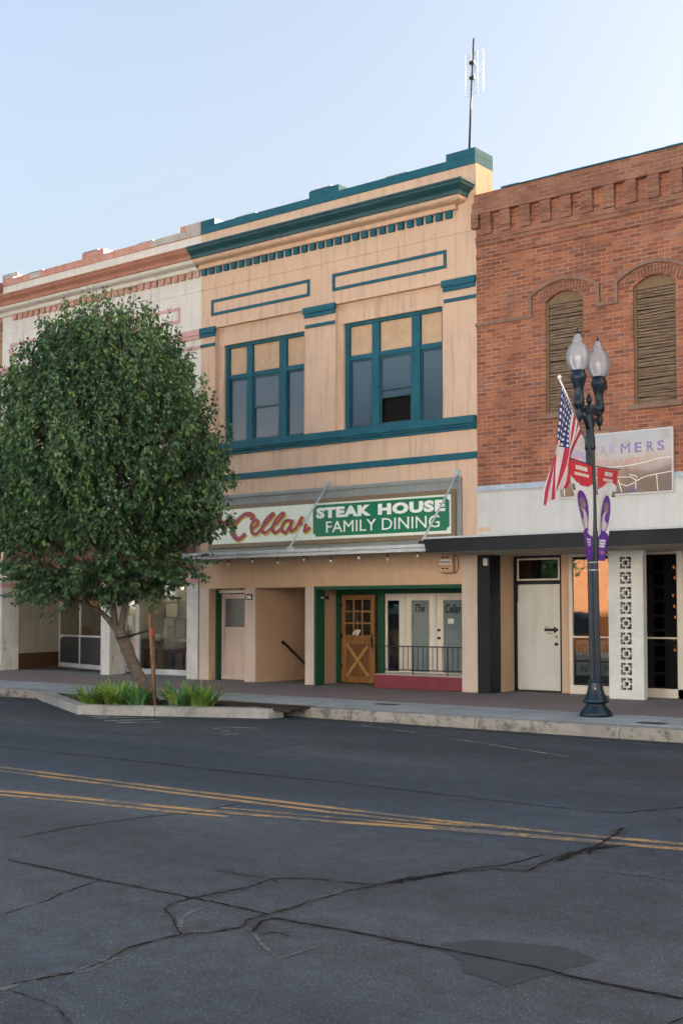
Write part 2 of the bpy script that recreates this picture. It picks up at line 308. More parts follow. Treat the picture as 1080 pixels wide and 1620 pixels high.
# ------------------------------------------------------------------ mesh builder
ORG = {}
class MB:
    def __init__(s): s.v = []; s.f = []; s.m = []; s.sm = []
    def add(s, vs, fs, mi=0, smooth=False):
        o = len(s.v); s.v += [tuple(p) for p in vs]
        for f in fs: s.f.append(tuple(o + i for i in f)); s.m.append(mi); s.sm.append(smooth)
        return s
    def box(s, x0, x1, y0, y1, z0, z1, mi=0):
        if x0 > x1: x0, x1 = x1, x0
        if y0 > y1: y0, y1 = y1, y0
        if z0 > z1: z0, z1 = z1, z0
        return s.add([(x0, y0, z0), (x1, y0, z0), (x1, y1, z0), (x0, y1, z0), (x0, y0, z1), (x1, y0, z1), (x1, y1, z1), (x0, y1, z1)],
              [(0, 3, 2, 1), (4, 5, 6, 7), (0, 1, 5, 4), (1, 2, 6, 5), (2, 3, 7, 6), (3, 0, 4, 7)], mi)
    def quad(s, a, b, c, d, mi=0): return s.add([a, b, c, d], [(0, 1, 2, 3)], mi)
    def tube(s, pts, r, n=8, mi=0, smooth=True, cap=True):
        pts = [Vector(p) for p in pts]; rs = r if isinstance(r, (list, tuple)) else [r] * len(pts)
        vs = []; fs = []; up = None
        for i, p in enumerate(pts):
            d = (pts[min(i + 1, len(pts) - 1)] - pts[max(i - 1, 0)])
            d = d.normalized() if d.length > 1e-9 else Vector((0, 0, 1))
            if up is None: up = Vector((0, 0, 1)) if abs(d.z) < .9 else Vector((1, 0, 0))
            a = d.cross(up).normalized(); b = a.cross(d).normalized(); up = b
            for k in range(n):
                t = 2 * math.pi * k / n; vs.append(p + (a * math.cos(t) + b * math.sin(t)) * rs[i])
        for i in range(len(pts) - 1):
            for k in range(n): fs.append((i * n + k, i * n + (k + 1) % n, (i + 1) * n + (k + 1) % n, (i + 1) * n + k))
        if cap: fs += [tuple(range(n))[::-1], tuple(range((len(pts) - 1) * n, len(pts) * n))]
        return s.add(vs, fs, mi, smooth)
    def lathe(s, c, prof, n=24, mi=0, smooth=True, flute=0):
        vs = []; fs = []
        for r, z in prof:
            for k in range(n):
                t = 2 * math.pi * k / n; rr = r * (1 - flute * (k % 2))
                vs.append((c[0] + rr * math.cos(t), c[1] + rr * math.sin(t), c[2] + z))
        for i in range(len(prof) - 1):
            for k in range(n): fs.append((i * n + k, i * n + (k + 1) % n, (i + 1) * n + (k + 1) % n, (i + 1) * n + k))
        fs += [tuple(range(n))[::-1], tuple(range((len(prof) - 1) * n, len(prof) * n))]
        return s.add(vs, fs, mi, smooth)
    def prism(s, poly, z0, z1, mi=0):          # poly in XY, vertical extrusion, counter-clockwise
        n = len(poly); vs = [(x, y, z0) for x, y in poly] + [(x, y, z1) for x, y in poly]
        fs = [tuple(range(n))[::-1], tuple(range(n, 2 * n))] + [(i, (i + 1) % n, n + (i + 1) % n, n + i) for i in range(n)]
        return s.add(vs, fs, mi)
    def slab(s, poly, y0, y1, mi=0):           # poly in XZ (counter-clockwise seen from -Y), extruded in Y, y0<y1
        n = len(poly); vs = [(x, y0, z) for x, z in poly] + [(x, y1, z) for x, z in poly]
        fs = [tuple(range(n)), tuple(range(n, 2 * n))[::-1]] + [((i + 1) % n, i, n + i, n + (i + 1) % n) for i in range(n)]
        return s.add(vs, fs, mi)
    def extx(s, prof, x0, x1, ret0=0, ret1=0, mi=0, smooth=False):
        """profile list of (out, z) (out = distance in front of the wall y=ybase) run along X; ret1>0: mitred return at the right end back to the wall"""
        vs = []; fs = []; n = len(prof)
        def pt(o, z, x): return (x, -o, z)
        for o, z in prof: vs.append((x0 - (o if ret0 else 0), -o, z))
        for o, z in prof: vs.append((x1 + (o if ret1 else 0), -o, z))
        for i in range(n - 1): fs.append((i + 1, i, n + i, n + i + 1))
        if ret1:
            for o, z in prof: vs.append((x1 + o, .002, z))
            for i in range(n - 1): fs.append((n + i + 1, n + i, 2 * n + i, 2 * n + i + 1))
        else: fs.append(tuple(range(n, 2 * n)))
        k = len(vs)
        if ret0:
            for o, z in prof: vs.append((x0 - o, .002, z))
            for i in range(n - 1): fs.append((i, i + 1, k + i + 1, k + i))
        else: fs.append(tuple(range(n))[::-1])
        return s.add(vs, fs, mi, smooth)
    def wall(s, x0, x1, z0, z1, y, depth, holes, mi=0, rmi=None):
        """wall face at y with rectangular holes, each with reveals going back by depth"""
        rmi = mi if rmi is None else rmi
        xs = sorted({x0, x1, *[h[0] for h in holes], *[h[1] for h in holes]}); zs = sorted({z0, z1, *[h[2] for h in holes], *[h[3] for h in holes]})
        xs = [x for x in xs if x0 <= x <= x1]; zs = [z for z in zs if z0 <= z <= z1]
        for a, b in zip(xs, xs[1:]):
            for c, d in zip(zs, zs[1:]):
                mx, mz = (a + b) / 2, (c + d) / 2
                if any(h[0] < mx < h[1] and h[2] < mz < h[3] for h in holes): continue
                s.quad((a, y, c), (b, y, c), (b, y, d), (a, y, d), mi)
        Y = y + depth
        for a, b, c, d in [h[:4] for h in holes]:
            s.quad((a, y, c), (a, y, d), (a, Y, d), (a, Y, c), rmi); s.quad((b, y, d), (b, y, c), (b, Y, c), (b, Y, d), rmi)
            s.quad((a, y, d), (b, y, d), (b, Y, d), (a, Y, d), rmi)
            if c > z0: s.quad((b, y, c), (a, y, c), (a, Y, c), (b, Y, c), rmi)
        return s
    def frame(s, x0, x1, z0, z1, wd, y0, y1, mi=0):
        s.box(x0, x0 + wd, y0, y1, z0, z1, mi); s.box(x1 - wd, x1, y0, y1, z0, z1, mi)
        s.box(x0 + wd, x1 - wd, y0, y1, z1 - wd, z1, mi); return s.box(x0 + wd, x1 - wd, y0, y1, z0, z0 + wd, mi)
    def build(s, name, mats, parent=None, bevel=0, label=None):
        me = bpy.data.meshes.new(name); o = bpy.data.objects.new(name, me); sc.collection.objects.link(o)
        org = ORG[parent.name] if parent else (s.v[0] if False else (0, 0, 0))
        if not parent:
            a = np.array(s.v); org = ((a[:, 0].min() + a[:, 0].max()) / 2, (a[:, 1].min() + a[:, 1].max()) / 2, a[:, 2].min())
            org = tuple(float(q) for q in org); o.location = org
        me.from_pydata([(p[0] - org[0], p[1] - org[1], p[2] - org[2]) for p in s.v], [], s.f)
        mats = mats if isinstance(mats, (list, tuple)) else [mats]
        for m in mats: me.materials.append(m)
        me.polygons.foreach_set('material_index', s.m); me.polygons.foreach_set('use_smooth', s.sm); me.update()
        if parent: o.parent = parent
        ORG[o.name] = org
        if bevel:
            bv = o.modifiers.new('bevel', 'BEVEL'); bv.width = bevel; bv.segments = 2; bv.limit_method = 'ANGLE'
        if label: o['label'] = label
        return o
def tag(o, label, cat, group=None, kind=None):
    o['label'] = label; o['category'] = cat
    if group: o['group'] = group
    if kind: o['kind'] = kind
    return o
def thing(name, loc, label, cat, group=None):
    o = bpy.data.objects.new(name, None); sc.collection.objects.link(o); o.location = loc; ORG[o.name] = tuple(loc); o.empty_display_size = .2
    return tag(o, label, cat, group)
def struct(name, mb, m, label=None):
    o = mb.build(name, m); o['kind'] = 'structure'
    if label: o['label'] = label
    return o
def dup(o, delta, parent=None, label=None):
    c = o.copy(); sc.collection.objects.link(c)
    if parent: c.parent = parent
    else: c.location = Vector(o.location) + Vector(delta)
    if label: c['label'] = label
    for ch in o.children: dup(ch, None, c)
    return c
def textmb(s, x0, x1, z0, z1, y, th=.006, off=0.0, shear=0, axis='X', flip=1, spacing=1.0):
    cu = bpy.data.curves.new('lettering_source', 'FONT'); cu.body = s; cu.size = 1; cu.offset = off; cu.shear = shear; cu.resolution_u = 3
    cu.extrude = 0; cu.space_character = spacing
    ob = bpy.data.objects.new('lettering_source', cu); sc.collection.objects.link(ob)
    dg = bpy.context.evaluated_depsgraph_get(); me = bpy.data.meshes.new_from_object(ob.evaluated_get(dg))
    a = np.array([v.co[:] for v in me.vertices]); lo = a.min(0); hi = a.max(0)
    polys = [tuple(p.vertices) for p in me.polygons]
    edges = {}
    for p in polys:
        for i in range(len(p)):
            e = (p[i], p[(i + 1) % len(p)]); k = tuple(sorted(e)); edges.setdefault(k, []).append(e)
    X = x0 + (a[:, 0] - lo[0]) / (hi[0] - lo[0]) * (x1 - x0); Z = z0 + (a[:, 1] - lo[1]) / max(hi[1] - lo[1], 1e-6) * (z1 - z0)
    mb = MB(); n = len(a)
    if axis == 'X': vs = [(X[i], y - th, Z[i]) for i in range(n)] + [(X[i], y, Z[i]) for i in range(n)]
    else: vs = [(y + th * flip, X[i], Z[i]) for i in range(n)] + [(y, X[i], Z[i]) for i in range(n)]
    fs = list(polys)
    for k, es in edges.items():
        if len(es) == 1: i, j = es[0]; fs.append((j, i, n + i, n + j))
    mb.add(vs, fs)
    bpy.data.objects.remove(ob); bpy.data.curves.remove(cu); bpy.data.meshes.remove(me)
    return mb
def merge(*ms):
    r = MB()
    for m in ms:
        o = len(r.v); r.v += m.v; r.f += [tuple(i + o for i in f) for f in m.f]; r.m += m.m; r.sm += m.sm
    return r
def smoothpath(p, k=6):
    p = [Vector((*q, 0)) if len(q) == 2 else Vector(q) for q in p]; out = []
    P = [p[0]] + p + [p[-1]]
    for i in range(1, len(P) - 2):
        for j in range(k):
            t = j / k; a, b, c, d = P[i - 1], P[i], P[i + 1], P[i + 2]
            out.append(.5 * ((2 * b) + (-a + c) * t + (2 * a - 5 * b + 4 * c - d) * t * t + (-a + 3 * b - 3 * c + d) * t ** 3))
    out.append(p[-1]); return out

# ================================================================== GROUND
XL, XR = -60, 45
def zs(y): return .0215 * y                       # pavement falls gently to the kerb
KY, RZ = -3.86, -.25
m = MB(); m.quad((-400, -400, -.4), (400, -400, -.4), (400, 400, -.4), (-400, 400, -.4)); struct('ground', m, M['earth'])
m = MB()
for i in range(-60, 46, 3): m.quad((i, -19.25, RZ), (i + 3, -19.25, RZ), (i + 3, KY + .02, RZ), (i, KY + .02, RZ))
struct('road', m, M['asphalt'])
def strip(y0, y1, mat, name, lift=0.0):
    m = MB()
    for i in range(-60, 46, 3): m.quad((i, y0, zs(y0) + lift), (i + 3, y0, zs(y0) + lift), (i + 3, y1, zs(y1) + lift), (i, y1, zs(y1) + lift))
    return struct(name, m, M[mat])
m = MB()
for i in range(-60, 46, 3): m.quad((i, -.33, zs(-.33)), (i + 3, -.33, zs(-.33)), (i + 3, 3.2, .0), (i, 3.2, .0))
struct('entry_floor', m, M['apron'])
strip(-2.32, -.33, 'pavers', 'paver_band'); strip(KY + .16, -2.32, 'walk', 'sidewalk')
# kerb stones with rough edges, in lengths
m = MB(); zt = zs(KY)
def kerbrun(m, xa, xb, step=.16):
    prev = None; x = xa
    while x < xb + 1e-6:
        j = [random.uniform(-.012, .012) for _ in range(4)]
        sec = [(x, KY + .16, zt + .001), (x, KY + .05 + j[0], zt + j[1] * .4), (x, KY + .015 + j[2], zt - .03 + j[3]), (x, KY - .01 + j[3] * .6, zt - .10), (x, KY - .02 + j[0] * .5, RZ - .05)]
        if prev: m.add(prev + sec, [(i, i + 1, i + 6, i + 5) for i in range(4)])
        prev = sec; x += step
kerbrun(m, -60, -7.5); kerbrun(m, -.95, 45)
m.add([(-.95, KY + .16, zt), (-.95, KY + .03, zt), (-.95, KY - .02, RZ - .05), (-.95, KY + .16, RZ - .05)], [(0, 1, 2, 3)])
struct('kerb', m, M['kerb'])
m = MB(); m.box(XL, XR, KY + .1, KY + .16, -.6, zt - .03); struct('kerb_backing', m, M['kerb'])
m = MB(); m.quad((XL, KY - .26, RZ + .003), (XR, KY - .26, RZ + .003), (XR, KY - .005, RZ + .003), (XL, KY - .005, RZ + .003)); struct('gutter', m, M['patch'])
# opposite pavement, behind the camera
m = MB(); m.box(XL, XR, -24.8, -19.3, -.6, -.1); m.box(XL, XR, -19.3, -19.15, -.6, -.1 - .004); struct('far_sidewalk', m, M['walk'])

def ribbon(m, pts, wd, z, mi=0, jag=0.0, k=1):
    P = []
    for i in range(len(pts) - 1):
        a, b = Vector(pts[i]), Vector(pts[i + 1]); n = max(1, int((b - a).length / .035)) if jag else 1
        for j in range(n):
            q = a.lerp(b, j / n)
            if jag and (i or j): q += Vector((random.uniform(-jag, jag), random.uniform(-jag, jag)))
            P.append(q)
    P.append(Vector(pts[-1])); vs = []; fs = []
    for i, p in enumerate(P):
        d = (P[min(i + 1, len(P) - 1)] - P[max(i - 1, 0)]).normalized(); nrm = Vector((-d.y, d.x))
        ww = wd * (random.uniform(.15, 1.9) if jag else 1)
        vs += [(*(p + nrm * ww / 2), z), (*(p - nrm * ww / 2), z)]
    for i in range(len(P) - 1): fs.append((2 * i + 1, 2 * i + 3, 2 * i + 2, 2 * i))
    m.add(vs, fs, mi)
CR = [[(5.05, -14.29), (5.62, -14.3), (6.08, -14.32), (6.59, -14.31), (7.14, -14.31), (7.54, -14.33)],
[(6.38, -15.42), (6.3, -15.1), (6.27, -14.92), (6.17, -14.74), (6.12, -14.52), (6.08, -14.32)],
[(7.5, -16.09), (7.58, -15.74), (7.53, -15.52), (7.45, -15.34), (7.45, -15.14), (7.47, -14.97), (7.56, -14.84), (7.62, -14.64), (7.54, -14.51), (7.54, -14.33), (7.55, -14.09), (7.5, -13.88), (7.53, -13.77), (7.52, -13.6), (7.59, -13.32)],
[(6.9, -14.31), (6.97, -13.9), (6.92, -13.61), (7.1, -13.44), (7.34, -13.4), (7.59, -13.32), (7.63, -13.1), (7.71, -12.78), (7.8, -12.61), (7.89, -12.43), (8.12, -12.36), (8.07, -12.13), (8.04, -11.81), (8.06, -11.47), (8.24, -11.0)],
[(7.59, -13.32), (7.6, -12.99), (7.72, -12.87), (7.77, -12.52), (7.89, -12.27), (7.92, -11.79)],
[(7.76, -14.7), (7.68, -14.59), (7.61, -14.47), (7.62, -14.38), (7.83, -14.37), (8.15, -14.34), (8.51, -14.34), (8.92, -14.33), (9.33, -14.32), (9.53, -14.36), (10.3, -14.34)],
[(6.9, -14.31), (6.91, -14.48), (6.98, -14.62), (7.18, -14.74), (7.32, -14.86), (7.47, -14.97)],
[(-14, -9.8), (-1.17, -9.79), (1.11, -9.76), (2.79, -9.78), (4.43, -9.72), (5.92, -9.77), (7.04, -9.8), (7.56, -9.74), (7.61, -9.53), (7.7, -9.33), (7.87, -9.05)],
[(1.11, -9.76), (1.12, -9.26), (1.22, -8.83), (1.64, -8.58), (1.76, -8.13), (1.72, -7.61), (1.84, -7.12), (2.21, -6.63)],
[(4.4, -13.71), (4.35, -13.24), (4.38, -12.8), (4.45, -12.37), (4.61, -11.99), (4.54, -11.35)],
[(8.41, -12.1), (8.73, -12.05), (9.12, -12.04)], [(10.15, -14.77), (10.17, -14.54)], [(7.59, -16.16), (7.93, -16.18), (8.14, -16.28)],
[(7.76, -14.65), (7.86, -14.61), (7.97, -14.64)], [(7.81, -14.7), (7.84, -14.62), (7.9, -14.57)], [(7.98, -9.63), (8.12, -9.84), (8.22, -9.88)],
[(6.42, -13.62), (6.66, -13.63), (6.86, -13.6)], [(8.15, -11.55), (8.02, -11.02), (7.95, -10.66), (7.88, -10.41)]]
CW = [.022, .016, .020, .020, .02, .026, .014, .030, .016, .012, .012, .02, .012, .012, .012, .012, .008, .03]
m = MB()
for i, (c, wd) in enumerate(zip(CR, CW)): ribbon(m, c, wd * .62, RZ + .0045 + i * .0001, 0, .007)
ribbon(m, [(7.63, -13.2), (7.66, -12.95), (7.74, -12.7)], .05, RZ + .0065, 0, .015); ribbon(m, [(8.1, -11.9), (8.06, -11.5), (8.15, -11.2)], .05, RZ + .0066, 0, .02)
struct('road_cracks', m, M['crack'])
m = MB()
for i, k in enumerate((0, 2, 3, 5, 6, 9, 16, 17)): ribbon(m, CR[k], (.05, .06, .10, .06, .05, .04, .03, .09)[i], RZ + .0012 + i * .0001, 0, .012)
struct('weathered_crack_edges', m, M['halo'])
m = MB()
for i, c in enumerate([[(7.52, -16.18), (7.52, -16.08), (7.51, -15.96), (7.55, -15.85), (7.58, -15.74), (7.56, -15.63), (7.52, -15.49)]]): ribbon(m, c, .045, RZ + .003, 0, .004)
for i, c in enumerate([[(7.14, -14.47), (7.15, -14.58), (7.23, -14.73), (7.39, -14.9)], [(7.76, -14.7), (7.94, -14.84), (8.19, -14.99), (8.2, -14.8), (8.2, -14.63)], [(7.6, -13.32), (7.52, -13.6), (7.5, -13.88), (7.56, -14.1)]]): ribbon(m, c, .022, RZ + .0031 + i * .0001, 0, .004)
struct('sealant_streaks', m, M['seal'])
m = MB(); PT = [(8.66, -14.23), (8.79, -14.04), (9.0, -13.99), (9.11, -13.93), (9.21, -13.9), (9.35, -13.95), (9.47, -14.02), (9.42, -14.22), (9.39, -14.42), (9.36, -14.53), (9.35, -14.68), (9.2, -14.64), (9.08, -14.62), (8.99, -14.52), (8.95, -14.45), (8.8, -14.38)]
Q = []
for i in range(len(PT)):
    a, b = Vector(PT[i]), Vector(PT[(i + 1) % len(PT)])
    for j in range(4): Q.append(a.lerp(b, j / 4) + Vector((random.uniform(-.012, .012), random.uniform(-.012, .012))))
m.add([(q.x, q.y, RZ + .0026) for q in Q], [tuple(range(len(Q)))[::-1]]); o = struct('asphalt_patch', m, M['patch'])
m = MB()
Y1 = [(-30, -11.1), (0.24, -11.1), (3.37, -11.1), (5.48, -11.05), (6.54, -11.02), (7.58, -10.93), (9.5, -10.6)]
Y2 = [(-30, -11.3), (.54, -11.3), (3.56, -11.28), (5.65, -11.25), (6.27, -11.19), (6.87, -11.09)]
Y3 = [(-6, -13.9), (1.93, -12.29), (3.2, -12.06), (4.24, -11.93), (5.12, -11.77), (5.92, -11.6), (6.76, -11.35), (7.68, -11.16), (9.6, -10.75)]
Y4 = [(-6, -14.1), (2.15, -12.45), (3.41, -12.22), (4.42, -12.09), (4.97, -11.98)]
Y5 = [(4.6, -11.66), (5.09, -11.58), (5.78, -11.45), (7.02, -11.22), (8.04, -11.03)]
for i, (c, wd) in enumerate(((Y1, .10), (Y2, .09), (Y3, .11), (Y4, .07), (Y5, .06))): ribbon(m, c, wd, RZ + .0035 + i * .00015)
struct('yellow_road_markings', m, M['yellow'])
m = MB()
for i, (c, wd) in enumerate((([(0.65, -4.46), (2.33, -5.03), (3.9, -5.71), (5.18, -6.24)], .05), ([(3.3, -4.38), (5.09, -4.28), (12, -4.27)], .04))): ribbon(m, c, wd, RZ + .0042 + i * .0001)
for i, c in enumerate(([(-3.55, -6.17), (-3.08, -5.49)], [(-3.06, -6.39), (-2.59, -5.73)], [(-2.64, -6.5), (-2.15, -5.97)], [(-3.92, -5.99), (-3.52, -5.51)])): ribbon(m, c, .15, RZ + .0045 + i * .0001)
struct('white_road_markings', m, M['whitepaint'])
m = MB()
for i, c in enumerate(([(-.78, -6.26), (-.52, -5.92)], [(-.39, -6.46), (-.1, -5.98)], [(-.03, -6.78), (.13, -6.65)], [(-.7, -5.94), (-.22, -5.82)])): ribbon(m, c, .09, RZ + .0045 + i * .0001, 0, .015)
struct('faded_road_markings', m, M['whitefaint'])
# planter: a wedge of kerb holding soil
PO = [(-7.75, -4.02), (-4.38, -5.84), (-1.28, -4.42), (-1.22, -4.12)]
def offs(a, b, d):
    a, b = Vector(a), Vector(b); n = (b - a).normalized(); n = Vector((-n.y, n.x)) * d; return a + n, b + n
m = MB(); z1 = -.085
pin = [(-7.2, -4.06), (-4.37, -5.64), (-1.75, -4.42), (-1.5, -4.2)]
for i in range(3):
    a, b, c, d = PO[i], PO[i + 1], pin[i + 1], pin[i]
    n = 14
    for k in range(n):
        L = lambda p, q, t: (p[0] + (q[0] - p[0]) * t, p[1] + (q[1] - p[1]) * t)
        a0, a1, d0, d1 = L(a, b, k / n), L(a, b, (k + 1) / n), L(d, c, k / n), L(d, c, (k + 1) / n)
        m.quad((*a0, z1 - .012), (*a1, z1 - .012), (*d1, z1), (*d0, z1)); m.quad((*a0, RZ - .05), (*a1, RZ - .05), (*a1, z1 - .012), (*a0, z1 - .012)); m.quad((*d0, z1), (*d1, z1), (*d1, z1 - .1), (*d0, z1 - .1))
m.add([(*PO[3], RZ - .05), (*PO[3], z1), (*pin[3], z1), (*pin[3], RZ - .05)], [(0, 1, 2, 3)])
m.add([(*PO[3], z1 - .012), (*pin[3], z1), (-1.6, -4.0, z1), (-1.3, -3.95, z1)], [(0, 3, 2, 1)])
struct('planter_kerb', m, M['kerbnew'])
m = MB(); gx = 26
ins = [(-7.2, -3.95), (-7.2, -4.06), (-4.37, -5.64), (-1.75, -4.42), (-1.5, -4.2), (-3.2, -3.95)]
m.add([(x, y, -.125) for x, y in ins], [tuple(range(len(ins)))]); struct('planter_soil', m, M['soil'])
m = MB(); m.quad((-7.5, -4.02, -.09), (-3.15, -4.02, -.09), (-3.15, -3.69, -.082), (-7.5, -3.69, -.082)); struct('inner_kerb', m, M['walk'])
# mulch lumps
t = thing('drain_grate', (-2.0, -3.85, -.1), 'dark iron drainage grate bridging the gutter between planter and pavement', 'drain grate')
m = MB()
for i in range(26):
    x = -3.1 + i * .086; m.box(x, x + .05, -4.3 + (.32 if i < 0 else 0) + max(0, (.0)), -3.66, -.105, -.078)
m.box(-3.12, -.9, -4.33, -4.3, -.13, -.076); m.box(-3.12, -.9, -3.66, -3.63, -.13, -.076)
m.build('grate_bars', M['grate'], t)
for i, (x, y) in enumerate(((4.9, -3.25), (5.75, -3.2))):
    t = thing('utility_cover', (x, y, zs(y)), ['rusty utility cover in a pale concrete collar right of the lamp base', 'rusty utility cover cut by the right edge of the photo'][i], 'utility cover', 'covers set in the pavement')
    m = MB(); z = zs(y) + .004; m.box(x - .42, x + .42, y - .26, y + .26, z - .03, z); m.build('collar', M['walk'], t)
    m = MB(); m.box(x - .2, x + .2, y - .13, y + .13, z - .02, z + .004); m.build('lid', M['grate'], t)
for i, (x, y) in enumerate(((-.1, -2.75), (-11.0, -2.9))):
    m = MB(); m.box(x - .22, x + .22, y - .09, y + .09, zs(y) - .02, zs(y) + .005); tag(m.build('utility_cover', M['grate']), ['small rusty cover in the pavement beyond the drainage grate', 'small rusty cover in the pavement left of the planter'][i], 'utility cover')
m = MB(); m.lathe((9.75, -15.15, RZ), [(.001, 0), (.03, .002), (.02, .012), (.001, .014)], 7); tag(m.build('paper_scrap', M['paper']), 'small white scrap of litter on the asphalt near the bottom right', 'litter')

# ================================================================== UPPER FACADE shared by tan and cream halves
def corn_prof(zt=9.64):
    p = [(0, zt), (.50, zt), (.50, zt - .035), (.475, zt - .04)]
    for i in range(7):
        a = i / 6; p.append((.47 - .13 * (a - .12 * math.sin(2 * math.pi * a)), zt - .05 - .15 * a))
    p += [(.335, zt - .235), (.30, zt - .24)]
    return p
def bed_prof(zt):
    p = [(.30, zt)]
    for i in range(6): a = i / 5 * math.pi / 2; p.append((.17 + .12 * math.cos(a), zt - .02 - .07 * math.sin(a)))
    p += [(.10, zt - .10), (.10, zt - .19), (.0, zt - .19)]
    return p
def upper(b, x0, C, endret, has_left_open):
    """b: building thing; x0: left edge (bay is 7.28 wide); C: colours"""
    X = lambda v: x0 + 7.28 + v
    # main wall: frieze over recessed bays with pilasters between
    m = MB()
    bays = [(X(-6.83), X(-4.21), 5.2, 7.84), (X(-3.41), X(-.73), 5.2, 7.84)]
    m.wall(x0, x0 + 7.28, 2.9 if not C.get('low') else C['low'], 10.03, 0, .09, bays)
    wins = [(X(-6.66 + .01), X(-4.38 + .06), 5.2, 7.43), (X(-3.27), X(-.83), 5.2, 7.43)]
    for bay, wn in zip(bays, wins): m.wall(bay[0], bay[1], bay[2], bay[3], .09, .16, [wn])
    m.box(x0, x0 + 7.28, 0.001, .6, 10.03, 10.035)
    # body, roof, parapet back
    m.quad((x0, .6, 9.2), (x0 + 7.28, .6, 9.2), (x0 + 7.28, .6, 10.03), (x0, .6, 10.03)); m.quad((x0, 14, 9.2), (x0, .6, 9.2), (x0 + 7.28, .6, 9.2), (x0 + 7.28, 14, 9.2))
    for xx in (x0, x0 + 7.28): m.quad((xx, 0, 2.5), (xx, .6, 2.5), (xx, .6, 10.03), (xx, 0, 10.03)); m.quad((xx, .6, 2.45 if xx < -10 else 0), (xx, 14, 2.45 if xx < -10 else 0), (xx, 14, 9.2), (xx, .6, 9.2))
    m.quad((x0, 14, 0), (x0 + 7.28, 14, 0), (x0 + 7.28, 14, 9.2), (x0, 14, 9.2))
    m.build('wall', C['wall'], b)
    m = MB(); m.box(x0 + .005, x0 + 7.275, -.012, 0, 8.745, 8.775); m.box(x0 + .44, X(-.75), -.02, 0, 7.84, 7.87)
    m.build('string_moulding', C['wall'], b)
    # parapet coping with raised blocks
    m = MB(); m.box(x0, x0 + 7.28, -.025, .62, 10.03, 10.2)
    for a, c in ((X(-.66), X(0)), (X(-4.1), X(-3.3)), (X(-7.28), X(-6.85))): m.box(a, c, -.026, .621, 10.2, 10.335)
    m.build('coping', C['coping'], b, .006)
    for a, c in ((X(-6.2), X(-5.6)), (X(-2.1), X(-1.55)), (X(-4.05), X(-3.5))): m = MB(); m.box(a, c, -.034, .3, 10.2 if a != X(-4.05) else 10.34, 10.215 if a != X(-4.05) else 10.355); m.build('flashing', M['galv'], b)
    m = MB(); m.extx(corn_prof(), x0, x0 + 7.28 - (.51 if endret == 1 else 0), 1 if endret == -1 else 0, 1 if endret == 1 else 0, smooth=False); m.build('cornice', C['cornice'], b)
    xa, xb = x0 + (.0 if endret != -1 else .5), x0 + 7.28 - (.50 if endret == 1 else 0)
    m = MB(); m.extx(bed_prof(9.398), xa, xb, 1 if endret == -1 else 0, 1 if endret == 1 else 0); m.build('bed_moulding', C['wall'], b)
    m = MB(); n = 30
    for i in range(n):
        x = X(-7.22) + i * (6.56 / (n - 1)) if endret == 1 else X(-6.78) + i * (6.62 / (n - 1)); m = MB(); m.box(x, x + .135, -.065, 0, 9.07, 9.207)
        m.build('dentil', C['dentil'], b)
    # capitals with second stripe
    caps = [(x0, X(-6.83)), (X(-4.21), X(-3.41)), (X(-.73), x0 + 7.28)]
    for a, c in caps:
        a2 = a if a == x0 else a - .03; c2 = c if c == x0 + 7.28 else c + .03
        m = MB(); m.box(a2, c2, -.07, 0, 7.74, 7.87); m.box(a2 + .02 * (a != x0), c2 - .02, -.045, 0, 7.66, 7.74); m.box(a + .005, c - .005, -.03, 0, 7.44, 7.51)
        m.build('capital', C['cap'], b, .004)
    for a, c in ((X(-6.95), X(-4.09)), (X(-3.48), X(-.67))):
        m = MB(); m.frame(a, c, 8.12, 8.48, .065, -.022, 0); m.build('panel_frame', C['panel'], b, .003)
    # sill and belt bands
    m = MB(); m.extx([(0, 5.2), (.12, 5.2), (.12, 5.06), (.085, 5.05), (.085, 5.02), (.05, 4.99), (.05, 4.955), (0, 4.95)], x0, x0 + 7.28); m.build('sill_band', C['sill'], b)
    m = MB(); m.extx([(0, 4.52), (.03, 4.52), (.035, 4.5), (.03, 4.39), (0, 4.39)], x0, x0 + 7.28); m.build('belt_band', C['belt'], b)
    m = MB(); m.box(x0 + .002, x0 + 7.278, .3, .34, 4.6, 8.2); m.build('backing', M['dark'], b)
    # windows
    for k, (a, c, z0, z1) in enumerate(wins):
        F = MB(); y0, y1 = .17, .25
        L = c - a
        x = [a, a + .10, a + .10 + .225 * L * .9 + .04]
        e = [a, a + .09, a + .62, a + .79, a + 1.57, a + 1.77, c - .05, c] if k == 0 else [a, a + .10, a + .68, a + .86, a + 1.66, a + 1.86, c - .06, c]
        F.box(e[0], e[1], y0 - .02, y1, z0, z1); F.box(e[6], e[7], y0 - .02, y1, z0, z1); F.box(e[1], e[6], y0 - .02, y1, z1 - .07, z1); F.box(e[1], e[6], y0 - .03, y1, z0, z0 + .06)
        F.box(e[2], e[3], y0 - .01, y1, z0 + .06, z1 - .07); F.box(e[4], e[5], y0 - .01, y1, z0 + .06, z1 - .07)
        for p, q in ((1, 2), (3, 4), (5, 6)): F.box(e[p], e[q], y0, y1, 6.66, 6.76)
        wf = F.build('window', C['frame'], b, .005)
        P = MB()
        for p, q in ((1, 2), (3, 4), (5, 6)): P.box(e[p] + .01, e[q] - .01, .215, .235, 6.76, z1 - .07)
        P.build('upper_board', C['board'], wf)
        for p, q in ((1, 2), (5, 6)):
            S = MB(); S.frame(e[p], e[q], z0 + .06, 6.66, .035, .2, .24); S.build('side_sash', C['sash'], wf)
            G_ = MB(); G_.box(e[p] + .03, e[q] - .03, .222, .228, z0 + .09, 6.63); G_.build('pane', M['upglass'], wf)
        S = MB(); S.frame(e[3], e[4], z0 + .06, 6.66, .045, .19, .22); S.box(e[3] + .045, e[4] - .045, .19, .22, 5.95, 6.0)
